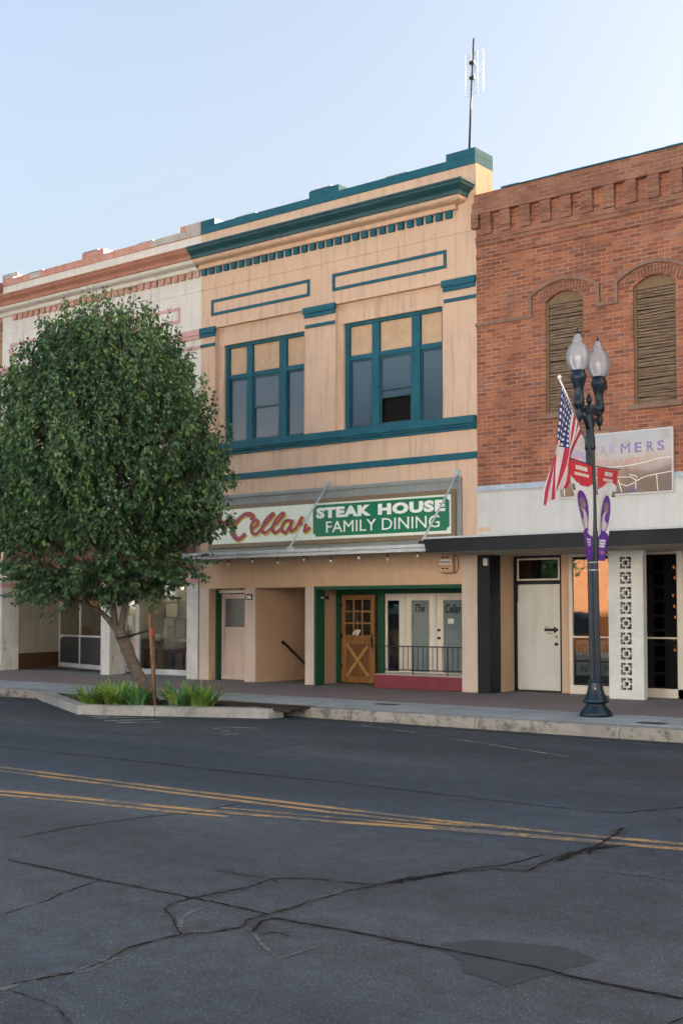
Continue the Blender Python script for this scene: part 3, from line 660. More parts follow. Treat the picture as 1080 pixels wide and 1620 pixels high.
        if k == 1 and C.get('open'): S.box(e[3] + .045, e[4] - .045, .2, .235, 5.80, 5.84)
        S.build('centre_sash', C['sash'], wf)
        G_ = MB(); G_.box(e[3] + .04, e[4] - .04, .208, .213, 6.0, 6.62)
        if k == 1 and C.get('open'): G_.box(e[3] + .04, e[4] - .04, .222, .227, 5.84, 5.95)
        else: G_.box(e[3] + .04, e[4] - .04, .222, .227, z0 + .1, 5.95)
        G_.build('pane', M['upglass'], wf)
tanb = thing('tan_building', (-3.64, 0, 0), 'peach stucco two-storey building with teal cornice and window frames, over the steak house', 'building')
upper(tanb, -7.28, dict(wall=M['tan'], coping=M['teal'], cornice=M['tealdark'], dentil=M['teal'], cap=M['teal'], panel=M['teal'], sill=M['teal'], belt=M['teal'], frame=M['teal'], board=M['tan_board'], sash=M['tealdark'], open=True), 1, False)
creamb = thing('cream_building', (-10.92, 0, 0), 'cream stucco building with terracotta pink cornice, mostly behind the street tree', 'building')
upper(creamb, -14.56, dict(wall=M['cream'], coping=M['pink'], cornice=M['terracotta'], dentil=M['pink'], cap=M['blush'], panel=M['blush'], sill=M['blush'], belt=M['blush'], frame=M['blush'], board=M['brownpanel'], sash=M['whitewood'], low=2.45), 0, False)
# grey render over the pink parapet edge, as painted patches
for a, c, z0, z1 in ((-8.9, -7.75, 10.04, 10.19), (-13.4, -13.0, 10.04, 10.19), (-7.72, -7.285, 10.03, 10.33), (-14.5, -13.9, 10.21, 10.33)): m = MB(); m.box(a, c, -.034, -.027, z0, z1); m.build('bare_render', M['concrete_cap'], creamb)

# ------------------------------------------------------------------ tan building, street level
m = MB()
m.wall(-7.28, 0, 0, 2.9, 0, .12, [(-6.98, -5.91, 0, 2.02), (-5.59, -4.21, 0, 2.02), (-3.96, -.36, 0, 2.02)])
m.build('shopfront_wall', M['tan_panel'], tanb)
for a, c in ((-7.27, -6.985), (-5.905, -5.595), (-4.205, -3.965), (-.355, -.012)): m = MB(); m.box(a, c, -.012, 0, .0, 2.018 if a != -.355 else 2.6); m.build('pillar', M['pinktan'], tanb, .006)
m = MB()   # recess linings
m.quad((-6.98, .12, 0), (-6.98, .12, 2.02), (-6.98, .42, 2.02), (-6.98, .42, 0)); m.quad((-6.98, .12, 2.02), (-5.91, .12, 2.02), (-5.91, .42, 2.02), (-6.98, .42, 2.02))
m.quad((-5.91, .12, 2.02), (-5.91, .12, 0), (-5.91, .42, 0), (-5.91, .42, 2.02))
m.build('door_reveal', M['tan_panel'], tanb); m = MB()
# stair alcove: left wall, back wall, ceiling
m.quad((-5.59, .12, -.0), (-5.59, .12, 2.02), (-5.59, 2.9, 2.02), (-5.59, 2.9, -1.5)); m.quad((-4.21, .12, 2.02), (-4.21, .12, -.0), (-4.21, 2.9, -1.5), (-4.21, 2.9, 2.02))
m.quad((-5.59, .12, 2.02), (-4.21, .12, 2.02), (-4.21, 2.9, 2.02), (-5.59, 2.9, 2.02)); m.quad((-5.59, 2.9, -1.5), (-5.59, 2.9, 2.02), (-4.21, 2.9, 2.02), (-4.21, 2.9, -1.5))
m.build('stair_alcove', M['tan_panel'], tanb); m = MB()
m.quad((-3.96, .26, 0), (-3.96, .26, 2.02), (-4.12, .98, 2.02), (-4.12, .98, 0)); m.build('entry_side_panel', M['tan_panel'], tanb); m = MB(); m.quad((-.36, .12, 2.02), (-.36, .12, 0), (-.36, 1.05, 0), (-.36, 1.05, 2.02))
m.build('recess_lining', M['tan_panel'], tanb)
m = MB(); m.quad((-3.96, .12, 2.018), (-.36, .12, 2.018), (-.36, 1.15, 2.0), (-4.3, 1.15, 2.0)); m.build('recess_ceiling', M['soffit'], tanb)
m = MB(); m.box(-3.955, -3.90, -.02, .26, 0, 2.0); m.box(-3.955, -.365, -.02, .03, 1.955, 2.03); m.box(-4.2, -.365, .93, .96, 1.88, 2.0)
m.box(-3.0, -2.86, .9, .97, 0, 1.88); m.box(-4.13, -4.01, .9, .97, 0, 1.88)
m.build('green_trim', M['green'], tanb, .004); m = MB(); m.box(-6.979, -6.93, .2, .40, 0, 1.99); m.build('green_jamb', M['green'], tanb, .004)
m = MB(); m.box(-6.93, -5.92, .26, .3, 1.92, 2.0); m.build('door_head', M['creamframe'], tanb)
# cream side door
d = MB(); d.frame(-6.92, -6.05, .01, 1.9, .10, .33, .37); d.box(-6.82, -6.15, .335, .37, 1.07, 1.17); d.box(-6.82, -6.15, .345, .37, .11, .27); d.box(-6.82, -6.15, .35, .37, .27, 1.07)
d.box(-6.05, -5.93, .3, .36, 0, 1.92)
dd = d.build('side_door', M['pinktan'], tanb, .005, label='pinkish cream door with a grey pane at left')
d = MB(); d.box(-6.83, -6.14, .352, .358, 1.165, 1.81); d.build('door_pane', M['frost'], dd)
# house number
m = textmb('246', -5.86, -5.70, 1.78, 1.87, -.02, .004, .03); nb = MB(); nb.box(-5.885, -5.675, -.022, -.012, 1.76, 1.89); nbo = nb.build('number_plate', M['ink'], tanb); m.build('numerals', M['signwhite'], nbo)
# dutch door
d = MB(); X0, X1 = -3.97, -3.10; yd = .93
d.frame(X0, X1, .02, 1.86, .10, yd - .02, yd + .03); d.box(X0 + .1, X1 - .1, yd - .018, yd + .02, .86, 1.02); d.box(X0 + .1, X1 - .1, yd + .0, yd + .02, .12, .86)
for k in (1, 2): x = X0 + .1 + k * .223; d.box(x - .018, x + .018, yd - .012, yd + .02, 1.02, 1.76)
for k in (1, 2): z = 1.02 + k * .247; d.box(X0 + .1, X1 - .1, yd - .010, yd + .018, z - .018, z + .018)
d.frame(X0 + .1, X1 - .1, .12, .86, .03, yd - .015, yd + .01)
def bar(mb, a, b, w_, y0, y1, mi=0):
    a, b = Vector(a), Vector(b); n = (b - a).normalized(); n = Vector((-n.y, n.x)) * w_ / 2
    mb.slab([tuple(a - n), tuple(b - n), tuple(b + n), tuple(a + n)], y0, y1, mi)
dd = d.build('dutch_door', M['pine'], tanb, .004, label='varnished pine door with nine panes above a crossbuck panel')
for q, (za, zb_, y0_) in enumerate(((.16, .82, .030), (.82, .16, .024))): d = MB(); bar(d, (X0 + .15, za), (X1 - .15, zb_), .07, yd - y0_, yd - .001); d.build('cross_brace', M['pinelight'], dd, .004)
d = MB(); d.box(X0 + .13, X1 - .13, yd - .0012, yd + .004, .15, .83); d.build('lower_panel', M['pinedark'], dd)
d = MB(); d.box(X0 + .1, X1 - .1, yd + .004, yd + .008, 1.02, 1.76); d.build('door_pane', M['darkglass'], dd)
d = MB(); d.tube([(X1 - .05, yd - .02, .84), (X1 - .05, yd - .06, .86), (X1 - .05, yd - .06, .96), (X1 - .05, yd - .02, .98)], .009, 6); d.box(X1 - .068, X1 - .032, yd - .03, yd - .02, .74, 1.04); d.build('door_handle', M['iron'], dd)
for z in (.35, 1.0, 1.65): d = MB(); d.box(X0 - .012, X0 + .03, yd - .028, yd - .02, z - .045, z + .045); d.build('hinge', M['iron'], dd)
# small flag on the door
t = thing('small_flag', (-3.5, .85, 1.0), 'little striped flag hanging against the panes of the pine door', 'flag')
m = MB(); m.tube([(-3.53, .88, 1.55), (-3.50, .86, 1.28), (-3.48, .84, 1.12)], .006, 5); m.build('stick', M['chrome'], t)
for k in range(5):
    m = MB(); a = (-3.50 + k * .028 - .04, 1.14 - abs(k - 2) * .005); bar(m, a, (a[0] - .09, a[1] - .10 - k * .004), .028, .86, .864); m.build('stripe', M['red'] if k % 2 else M['signwhite'], t)
# white french doors on a maroon base
fd = MB(); y = 1.0
fd.box(-3.0, -.37, y + .02, y + .05, .2, 1.88)
fd.build('panel_backing', M['creamframe'], tanb)
for k, (a, c, g0, g1) in enumerate(((-2.97, -2.42, -2.80, -2.50), (-2.34, -1.66, -2.20, -1.76), (-1.58, -.72, -1.42, -.97))):
    f = MB(); f.box(a, g0, y - .03, y + .02, .2, 1.87); f.box(g1, c, y - .03, y + .02, .2, 1.87); f.box(g0, g1, y - .03, y + .02, 1.74, 1.87); f.box(g0, g1, y - .03, y + .02, .2, .29)
    f.frame(g0 - .03, g1 + .03, .26, 1.77, .03, y - .045, y - .03)
    fo = f.build('french_door', M['creamframe'], tanb, .004)
    p = MB(); p.box(g0, g1, y - .005, y, .29, 1.74); p.build('blind', M['blind'] if k else M['dark'], fo)
    p = MB(); p.box(g0, g1, y - .022, y - .018, .29, 1.74); p.build('pane', M['glass'], fo)
    if k == 2:
        for z in (.98, 1.14): p = MB(); p.tube([(-1.52, y - .03, z), (-1.52, y - .075, z)], [.03, .022], 10); p.build('door_knob', M['iron'], fo)
        textmb('Cellar', -1.38, -1.0, 1.48, 1.66, y - .024, .003, .02, .2).build('lettering', M['ink'], fo)
        p = MB(); p.box(-1.32, -1.18, y - .026, y - .023, 1.27, 1.37); p.build('notice', M['paper'], fo)
    if k == 1: textmb('The', -2.12, -1.88, 1.5, 1.66, y - .024, .003, .02, .3).build('lettering', M['ink'], fo)
m = MB(); m.box(-1.655, -1.585, y - .04, y + .02, .2, 1.87); m.box(-2.415, -2.345, y - .035, y + .02, .2, 1.87); m.build('door_post', M['whitedoor'], tanb)
m = MB(); m.box(-2.44, -.358, .03, .95, .0, .265); m.build('maroon_base', M['maroon'], tanb, .006)
m = MB(); m.box(-2.43, -.365, .035, .96, .267, .275); m.build('base_cap', M['creamframe'], tanb)
# iron railing on the base
t = thing('iron_railing', (-1.4, .1, .27), 'low black iron railing on the maroon base in front of the french doors', 'railing')
m = MB(); m.tube([(-2.9, .3, .83), (-2.36, .1, .83), (-.36, .1, .83)], .013, 6); m.build('top_rail', M['iron'], t)
m = MB(); m.tube([(-2.36, .1, .37), (-.36, .1, .37)], .012, 6); m.build('bottom_rail', M['iron'], t)
for i in range(18): m = MB(); x = -2.36 + i * .115; m.tube([(x, .1, .37 if i % 7 else .27), (x, .1, .83)], .0075 if i % 7 else .011, 5); m.build('baluster', M['iron'], t)
t = thing('handrail', (-5.5, 1.2, .5), 'dark handrail sloping down the wall of the open stair alcove', 'handrail')
m = MB(); m.tube([(-5.52, .76, .84), (-5.50, .78, .86), (-5.50, 1.9, .10)], .024, 7); m.build('rail', M['iron'], t)
m = MB(); m.tube([(-5.59, .86, .80), (-5.50, .86, .80)], .012, 5); m.tube([(-5.59, 1.6, .31), (-5.50, 1.6, .31)], .012, 5); m.build('bracket', M['iron'], t)
m = MB()
for i in range(9): m.box(-5.585, -4.215, .35 + i * .28, .65 + i * .28, -.25 - i * .17, -.02 - i * .17)
m.build('stair_steps', M['apron'], tanb)
# camera / floodlight
t = thing('security_lamp', (-3.85, .3, 1.78), 'small black wall lamp with a white eye on the green post', 'wall lamp')
m = MB(); m.box(-3.92, -3.78, .16, .26, 1.76, 1.84); m.build('housing', M['iron'], t, .01); m = MB(); m.lathe((-3.87, .15, 1.78), [(.03, 0), (.034, .02), (.02, .04)], 10); m.build('lens', M['bulbglass'], t)
# meter box
t = thing('meter_box', (-.67, 0, 2.3), 'tan wall box with a pale printed label under the dark canopy', 'wall box')
m = MB(); m.box(-.80, -.50, -.1, 0, 2.27, 2.60); m.box(-.82, -.48, -.085, 0, 2.25, 2.27); m.build('case', M['tan_board'], t, .01)
m = MB(); m.box(-.79, -.53, -.106, -.1, 2.40, 2.50); m.build('printed_label', M['paper'], t)
m = MB()
for z in (2.33, 2.45, 2.54):
    for k in range(5 if z == 2.45 else 2): x = (-.775 + k * .047) if z == 2.45 else (-.74 + k * .09); m.box(x, x + (.03 if z == 2.45 else .06), -.11, -.1001 if z != 2.45 else -.1061, z - .013, z + .013)
m.build('print', M['ink'], t)
m = MB(); m.tube([(-.48, -.03, 2.6), (-.42, -.03, 2.5), (-.41, -.03, 2.33), (-.47, -.03, 2.24), (-.7, -.03, 2.23), (-.84, -.03, 2.28), (-.84, -.03, 2.4)], .007, 5); m.build('cable', M['iron'], t)
# ---- sign over the awning
t = thing('steak_house_sign', (-3.6, -.1, 2.9), 'long cream and green shop sign reading The Cellar Steak House Family Dining', 'sign')
m = MB()
m.box(-7.0, -.36, -.045, 0, 2.80, 4.06); m.box(-7.02, -.33, -.075, 0, 3.99, 4.06); m.box(-.40, -.33, -.07, 0, 2.80, 3.99)
m.build('backing', M['greysign'], t, .005)
m = MB(); m.frame(-6.93, -.44, 2.90, 3.83, .09, -.10, -.045); m.build('sign_frame', M['signbrown'], t, .005)
m = MB(); m.box(-6.84, -.53, -.09, -.045, 2.985, 3.745); m.build('sign_face', M['signface'], t)
gp = []; c = .07; x0, x1, z0, z1 = -3.92, -.57, 3.05, 3.70
for cx, cz, a0 in ((x0, z0, 90), (x1, z0, 180), (x1, z1, 270), (x0, z1, 360)):
    for k in range(5): a = R(a0 - k * 22.5); gp.append((cx + c * math.cos(a), cz + c * math.sin(a)))
m = MB(); m.slab(gp, -.096, -.09); m.build('green_panel', M['signgreen'], t)
textmb('STEAK', -3.83, -2.42, 3.42, 3.645, -.096, .006, .06, spacing=1.12).build('lettering', M['signwhite'], t)
textmb('HOUSE', -2.25, -.66, 3.42, 3.645, -.096, .006, .06, spacing=1.12).build('lettering', M['signwhite'], t)
textmb('FAMILY DINING', -3.57, -.79, 3.12, 3.355, -.096, .005, .0).build('lettering', M['signwhite'], t)
ST = [[(-5.62, 3.49), (-5.60, 3.56), (-5.70, 3.61), (-5.85, 3.6), (-6.02, 3.50), (-6.16, 3.36), (-6.17, 3.2), (-6.05, 3.09), (-5.93, 3.11), (-5.83, 3.18)],
[(-5.66, 3.27), (-5.52, 3.33), (-5.44, 3.42), (-5.51, 3.47), (-5.63, 3.38), (-5.62, 3.23), (-5.52, 3.17), (-5.38, 3.25)],
[(-5.38, 3.26), (-5.17, 3.42), (-5.0, 3.56), (-5.06, 3.58), (-5.23, 3.45), (-5.33, 3.28), (-5.25, 3.19), (-5.1, 3.26)],
[(-5.1, 3.26), (-4.87, 3.41), (-4.71, 3.55), (-4.77, 3.58), (-4.94, 3.44), (-5.03, 3.27), (-4.95, 3.18), (-4.79, 3.26)],
[(-4.53, 3.42), (-4.67, 3.41), (-4.77, 3.26), (-4.67, 3.17), (-4.54, 3.3), (-4.46, 3.42), (-4.53, 3.3), (-4.5, 3.2), (-4.38, 3.24)],
[(-4.38, 3.24), (-4.21, 3.47), (-4.26, 3.33), (-4.14, 3.33), (-4.11, 3.28), (-4.13, 3.17), (-4.0, 3.25)],
[(-6.42, 3.42), (-6.25, 3.46), (-6.2, 3.55), (-6.3, 3.56), (-6.38, 3.49), (-6.35, 3.41), (-6.22, 3.42)],
[(-6.72, 3.62), (-6.55, 3.66)], [(-6.63, 3.64), (-6.68, 3.42)], [(-6.55, 3.66), (-6.6, 3.42), (-6.52, 3.52), (-6.47, 3.42)]]
def script(dx, dz, yb, wsc, mat, name):
    m = MB(); n = 0
    for si, s_ in enumerate(ST):
        P = smoothpath(s_, 5); big = .115 if si == 0 else (.074 if si < 6 else .045)
        for i in range(len(P) - 1):
            a, b = P[i], P[i + 1]; d = (b - a)
            if d.length < 1e-6: continue
            u = d.normalized(); ang = math.atan2(u.y, u.x); wd = big * wsc * (.62 + .38 * abs(math.sin(ang - R(25))))
            nn = Vector((-u.y, u.x, 0)) * wd / 2; e = u * wd * .25; a2, b2 = a - e, b + e; yy = yb - n * .00004; n += 1
            m.slab([(a2.x - nn.x + dx, a2.y - nn.y + dz), (b2.x - nn.x + dx, b2.y - nn.y + dz), (b2.x + nn.x + dx, b2.y + nn.y + dz), (a2.x + nn.x + dx, a2.y + nn.y + dz)], yy - .004, yy)
    return m.build(name, mat, t)
script(.028, -.028, -.0905, 1.15, M['signyellow'], 'script_shadow'); script(0, 0, -.104, 1.0, M['signred'], 'script_lettering')
# ---- white awning on rods
t = thing('white_awning', (-3.5, -.6, 2.6), 'thin white metal awning hung on two rods under the steak house sign', 'awning')
m = MB(); m.box(-6.95, -.36, -1.2, 0, 2.66, 2.70); m.build('awning_deck', M['soffit'], t)
m = MB(); m.box(-6.98, -.33, -1.25, -1.2, 2.60, 2.665); m.box(-6.98, -.33, -1.27, -1.2, 2.672, 2.735); m.box(-6.98, -6.93, -1.2, 0, 2.60, 2.73); m.box(-.38, -.33, -1.2, -.9, 2.60, 2.73); m.build('fascia', M['white_metal'], t, .006)
m = MB(); 
for i in range(22): m.box(-6.9 + i * .3, -6.9 + i * .3 + .012, -1.275, -1.27, 2.675, 2.735)
m.build('seam', M['galv'], t)
for i, (xw, xa) in enumerate(((-3.58, -3.58), (-.42, -.42))):
    r = thing('awning_rod', (xw, 0, 4.13), ['galvanised support rod crossing the green and cream join of the sign', 'galvanised support rod crossing the right end of the sign'][i], 'support rod', 'rods holding the white awning')
    m = MB(); m.tube([(xw, -.02, 4.14), (xa, -1.24, 2.76)], .02, 8); m.build('rod', M['galv'], r)
    m = MB(); m.box(xw - .06, xw + .06, -.03, 0, 4.08, 4.2); m.box(xw - .03, xw + .03, -.07, -.03, 4.09, 4.17); m.build('wall_bracket', M['galv'], r)
    m = MB(); m.box(xa - .05, xa + .05, -1.26, -1.16, 2.738, 2.79); m.build('foot_bracket', M['galv' if i == 0 else 'iron'], r)
# bulbs under awning
import itertools
bx = [P_ for P_ in np.linspace(-6.05, -.6, 9)]
b0 = None
for i, x in enumerate(bx):
    z = 2.56 - (.045 if i % 2 else 0)
    if b0 is None:
        b0 = thing('string_bulb', (x, -1.1, z), 'clear bulb of the string hung under the white awning', 'light bulb', 'string of bulbs under the white awning')
        m = MB(); m.lathe((x, -1.1, z), [(.006, -.06), (.026, -.05), (.032, -.03), (.024, -.005), (.012, .005)], 10); m.build('bulb', M['bulbglass'], b0)
        m = MB(); m.lathe((x, -1.1, z), [(.014, .006), (.016, .03), (.008, .05)], 8); m.tube([(x, -1.1, z + .04), (x, -1.1, z + .12)], .004, 4); m.build('socket', M['iron'], b0); bo = (x, z)
    else: dup(b0, (x - bo[0], 0, z - bo[1]))
m = MB(); pts = []
for i in range(len(bx) - 1):
    for k in range(6): tt = k / 6; pts.append((bx[i] + (bx[i + 1] - bx[i]) * tt, -1.1, 2.645 - .03 * math.sin(math.pi * tt)))
m.tube(pts, .004, 4); tag(m.build('bulb_cable', M['iron']), 'thin dark cable carrying the bulbs beneath the white awning', 'cable')
# antenna
t = thing('tv_antenna', (-.34, .3, 10.3), 'tall roof mast with a wire grid television antenna', 'antenna')
m = MB(); m.tube([(-.34, .3, 10.3), (-.30, .3, 11.2), (-.22, .3, 12.62)], [.022, .02, .018], 7); m.build('mast', M['iron'], t)
m = MB(); cx, y = -.25, .38
for i in range(19): z = 11.55 + i * .046; m.tube([(cx - .21, y, z + .0), (cx + .2, y - .02, z)], .0035, 4)
for x in (cx - .21, cx - .07, cx + .07, cx + .2): m.tube([(x, y, 11.53), (x, y, 12.40)], .004, 4)
m.build('grid_reflector', M['galv'], t)
m = MB()
for z in (11.85, 12.15):
    m.box(cx - .06, cx + .05, .27, .33, z - .03, z + .03); m.tube([(cx, .3, z), (cx + .1, .2, z + .03)], .01, 5); m.tube([(cx + .11, .19, z - .15), (cx + .09, .19, z), (cx + .13, .19, z + .16)], .006, 4)
m.build('dipole', M['iron'], t)

# ================================================================== CREAM BUILDING, street level
m = MB()
for k, (a, c, d) in enumerate(((-14.62, -14.43, .55), (-10.72, -10.40, .45), (-7.66, -7.31, .2))):
    m = MB(); y0 = -.02 if k != 1 else .12
    m.box(a, c, y0, y0 + d, 0, 2.45)
    for j in range(3): m.box(a + (c - a) * (j + .5) / 4 + .02, a + (c - a) * (j + .5) / 4 + .026, y0 - .002, y0, .02, 2.4)
    pl = m.build('post', M['whitewood'], creamb, .008)
    m = MB(); m.box(a - .03, c + .03, y0 - .03, y0 + d + .02, 2.14, 2.25); m.build('pink_band', M['blush'], pl)
# mansard of vertical boards
m = MB(); x = -14.2
while x < -7.3:
    wd = random.uniform(.12, .19); dy = random.uniform(0, .025); zb = 2.42 + random.uniform(-.02, .02)
    wd = min(wd, -7.3 - x)
    m.add([(x, -.20 - dy, zb), (x + wd - .012, -.20 - dy, zb), (x + wd - .012, -.05 - dy, 3.66), (x, -.05 - dy, 3.66), (x, -.16 - dy, zb), (x + wd - .012, -.16 - dy, zb), (x + wd - .012, -.0, 3.66), (x, -.0, 3.66)],
          [(0, 1, 2, 3), (1, 5, 6, 2), (4, 0, 3, 7), (3, 2, 6, 7), (4, 5, 1, 0)]); x += wd
m.build('board_fascia', M['shake'], creamb)
m = MB(); m.box(-14.56, -7.3, -.12, 1.2, 2.43, 2.45); m.build('porch_ceiling', M['soffit'], creamb)
m = MB(); m.box(-14.22, -14.18, -.24, -.19, 2.42, 2.85); m.box(-14.22, -13.4, -.24, -.2, 2.405, 2.425); m.build('white_edge', M['whitewood'], creamb)
# display bays
def vwall(mb, a, b, z0, z1, mi=0, th=.04):
    a, b = Vector(a), Vector(b); d = (b - a).normalized(); n = Vector((-d.y, d.x)) * th
    mb.prism([tuple(a), tuple(b), tuple(b + n), tuple(a + n)], z0, z1, mi)
m = MB(); vwall(m, (-14.45, .5), (-15.0, 2.35), .42, 2.45); 
po = m.build('tiled_pier', M['tile'], creamb)
m = MB()
for k in range(24): vwall(m, (-14.448, .499), (-14.998, 2.349), .46 + k * .083, .466 + k * .083, 0, .03)
m.v = [(p[0] + .004, p[1] - .001, p[2]) for p in m.v]; m.build('tile_joints', M['concrete_cap'], po)
m = MB(); vwall(m, (-14.44, .48), (-14.99, 2.33), 0, .42); m.build('brown_base', M['brownpanel'], creamb)
A, B = Vector((-15.0, 2.3)), Vector((-10.75, .95)); D = (B - A)
fr = MB(); L = lambda t_: (A.x + D.x * t_, A.y + D.y * t_)
def seg(mb, t0, t1, z0, z1, th=.05, off=0):
    a, b = Vector(L(t0)), Vector(L(t1)); n = Vector((D.y, -D.x)).normalized() * off
    vwall(mb, a + n, b + n, z0, z1, 0, th)
seg(fr, 0, 1, 0, .13, .06, .01); seg(fr, 0, 1, .84, .89); seg(fr, 0, 1, 2.36, 2.45)
for tt in (0, .325, .66, .985): seg(fr, tt, tt + .014, .13, 2.36, .05)
dw = fr.build('display_window', M['white_metal'], creamb)
m = MB(); seg(m, .015, .98, .13, .84, .02, -.02); m.build('lower_panel', M['greypanel'], dw)
m = MB(); seg(m, .015, .98, .89, 2.36, .006, -.02); m.build('pane', M['glass'], dw)
tm = textmb('ANTIQUES', 0, 1, 1.62, 1.84, 0, .003, .02)
ux = D.normalized(); nv = Vector((ux.y, -ux.x)); t0 = Vector(L(.42))
vsn = []
for p in tm.v: q = t0 + ux * (p[0] * 1.75) + nv * .012 - nv * p[1] * 0 + nv * (.002 if p[1] < 0 else 0); vsn.append((q.x, q.y, p[2] - .10 * (abs(p[0] - .5) * 2) ** 2 + .03))
tm.v = vsn; tm.build('gold_lettering', M['goldleaf'], dw)
# door beside middle post, then the wide window
fr = MB(); y = 1.0; fr.frame(-10.98, -10.36, .03, 2.12, .075, y - .03, y + .03); fr.box(-10.9, -10.44, y - .03, y + .03, .86, .94)
do = fr.build('shop_door', M['whitewood'], creamb, .004, label='white framed shop door with a pink lower panel and a paper notice')
m = MB(); m.box(-10.9, -10.44, y - .01, y + .01, .1, .86); m.build('pink_panel', M['blush'], do)
m = MB(); m.box(-10.9, -10.44, y, y + .006, .94, 2.05); m.build('pane', M['glass'], do)
m = MB(); m.box(-10.82, -10.56, y - .01, y - .004, 1.18, 1.42); m.build('notice', M['paper'], do)
m = MB(); m.frame(-10.98, -10.36, 2.15, 2.45, .04, y - .03, y + .03); m.build('transom_frame', M['whitewood'], creamb); 
fr = MB(); fr.box(-10.32, -7.32, y - .04, y + .04, .0, .13); fr.box(-10.32, -7.32, y - .02, y + .03, 2.40, 2.45); fr.box(-10.36, -10.30, y - .03, y + .03, .0, 2.45); fr.box(-7.40, -7.32, y - .03, y + .03, .0, 2.45)
dw = fr.build('shop_window', M['white_metal'], creamb, .004)
m = MB(); m.box(-10.3, -7.4, y, y + .006, .13, 2.40); m.build('pane', M['glass'], dw)
m = MB(); m.quad((-7.32, .18, 0), (-7.32, 1.05, 0), (-7.32, 1.05, 2.45), (-7.32, .18, 2.45)); m.build('porch_wall', M['cream'], creamb)
# shop interior
m = MB(); m.quad((-12.4, 2.75, 0), (-7.3, 2.75, 0), (-7.3, 2.75, 2.7), (-12.4, 2.75, 2.7)); m.quad((-15.2, 3.6, 0), (-12.4, 2.75, 0), (-12.4, 2.75, 2.7), (-15.2, 3.6, 2.7)); m.quad((-15.2, 4.4, 0), (-7.3, 4.4, 0), (-7.3, 4.4, 2.7), (-15.2, 4.4, 2.7)); m.quad((-7.32, 1.05, 0), (-7.32, 4.4, 0), (-7.32, 4.4, 2.7), (-7.32, 1.05, 2.7)); m.quad((-15.2, 2.4, 0), (-15.2, 4.4, 0), (-15.2, 4.4, 2.7), (-15.2, 2.4, 2.7)); m.quad((-15.2, .9, 2.46), (-7.3, .9, 2.46), (-7.3, 4.4, 2.46), (-15.2, 4.4, 2.46))
m.build('shop_interior', M['interior'], creamb)
m = MB(); m.quad((-15.2, 1.05, .02), (-7.3, 1.05, .02), (-7.3, 4.4, .02), (-15.2, 4.4, .02)); m.build('shop_floor', M['interiorfloor'], creamb)
m = MB(); m.box(-10.9, -8.5, 2.55, 2.74, 1.80, 1.83); m.build('wall_shelf', M['white'], creamb)
for i, (x, yy, z, a, b2, dk, lb) in enumerate(((-9.62, 1.7, 1.1, .42, .5, 1, 'dark framed picture facing out of the right shop window'), (-10.3, 2.1, .95, .36, .42, 1, 'low dark framed picture behind the stake in the shop window'), (-10.75, 2.5, 1.55, .5, .42, 0, 'grey framed picture high in the shop window'), (-9.95, 2.6, 1.3, .3, .42, 1, 'dark framed picture at the right edge of the shop window'), (-13.2, 2.75, 1.3, .26, .34, 1, 'small dark picture above the bottles in the left display window'))):
    t = thing('framed_picture', (x, yy, z - b2 / 2), lb, 'picture')
    m = MB(); m.frame(x - a / 2, x + a / 2, z - b2 / 2, z + b2 / 2, .04, yy - .03, yy); m.build('picture_frame', M['ink'], t)
    m = MB(); m.box(x - a / 2 + .04, x + a / 2 - .04, yy - .015, yy, z - b2 / 2 + .04, z + b2 / 2 - .04); m.build('print', M['frost' if dk else 'interior'], t)
t = thing('wooden_cabinet', (-10.3, 1.7, 0), 'low wooden cabinet standing inside the right shop window', 'cabinet')
m = MB(); m.box(-10.7, -10.0, 1.5, 1.9, .06, .55); m.build('carcass', M['brownpanel'], t); m = MB(); m.box(-10.73, -9.97, 1.47, 1.93, .55, .59); m.build('top', M['pine'], t); m = MB()
for q in (-10.67, -10.43, -10.20): m.box(q, q + .2, 1.49, 1.499, .10, .51)
m.build('drawer', M['pine'], t)
t = thing('low_table', (-9.35, 1.65, 0), 'reddish table with thin legs at the right of the shop window', 'table')
m = MB(); m.box(-9.75, -9.0, 1.35, 1.95, .5, .55); m.build('table_top', M['maroon'], t)
for q, p in ((-9.72, 1.38), (-9.06, 1.38), (-9.72, 1.88), (-9.06, 1.88)): m = MB(); m.box(q, q + .04, p, p + .04, .02, .5); m.build('leg', M['brownpanel'], t)
m = MB(); m.lathe((-9.5, 1.65, .55), [(.16, 0), (.2, .1), (.14, .2), (.18, .22)], 16); tag(m.build('basket', M['pine']), 'round wicker basket on the reddish table', 'basket')
t = thing('table_lamp', (-10.45, 1.7, .59), 'small lamp with a pale shade on the wooden cabinet', 'lamp'); m = MB(); m.lathe((-10.45, 1.7, .59), [(.07, 0), (.02, .04), (.02, .2)], 12); m.build('lamp_base', M['brass'], t); m = MB(); m.lathe((-10.45, 1.7, .79), [(.11, 0), (.06, .16)], 16); m.build('lamp_shade', M['paper'], t)
m = MB(); m.box(-14.9, -11.2, 2.25, 2.9, .80, .84); m.build('display_shelf', M['white'], creamb)
m = MB(); m.lathe((-13.9, 2.35, .84), [(.16, 0), (.17, .16), (.13, .26), (.02, .29)], 18); tag(m.build('round_box', M['pine']), 'rounded reddish wooden box in the left display window', 'box')
for i, (x, h, lb) in enumerate(((-12.9, .2, 'dark squat bottle at the left of the display group'), (-12.72, .28, 'tall dark bottle in the display group'), (-12.5, .22, 'pale jar between the dark bottles'), (-12.3, .26, 'dark bottle right of the pale jar'), (-12.12, .2, 'last small dark bottle on the display shelf'))):
    m = MB(); m.lathe((x, 2.32, .84), [(.07, 0), (.075, h * .6), (.03, h * .8), (.03, h)], 12); tag(m.build('bottle', M['cloth' if i == 2 else 'ink']), lb, 'bottle')

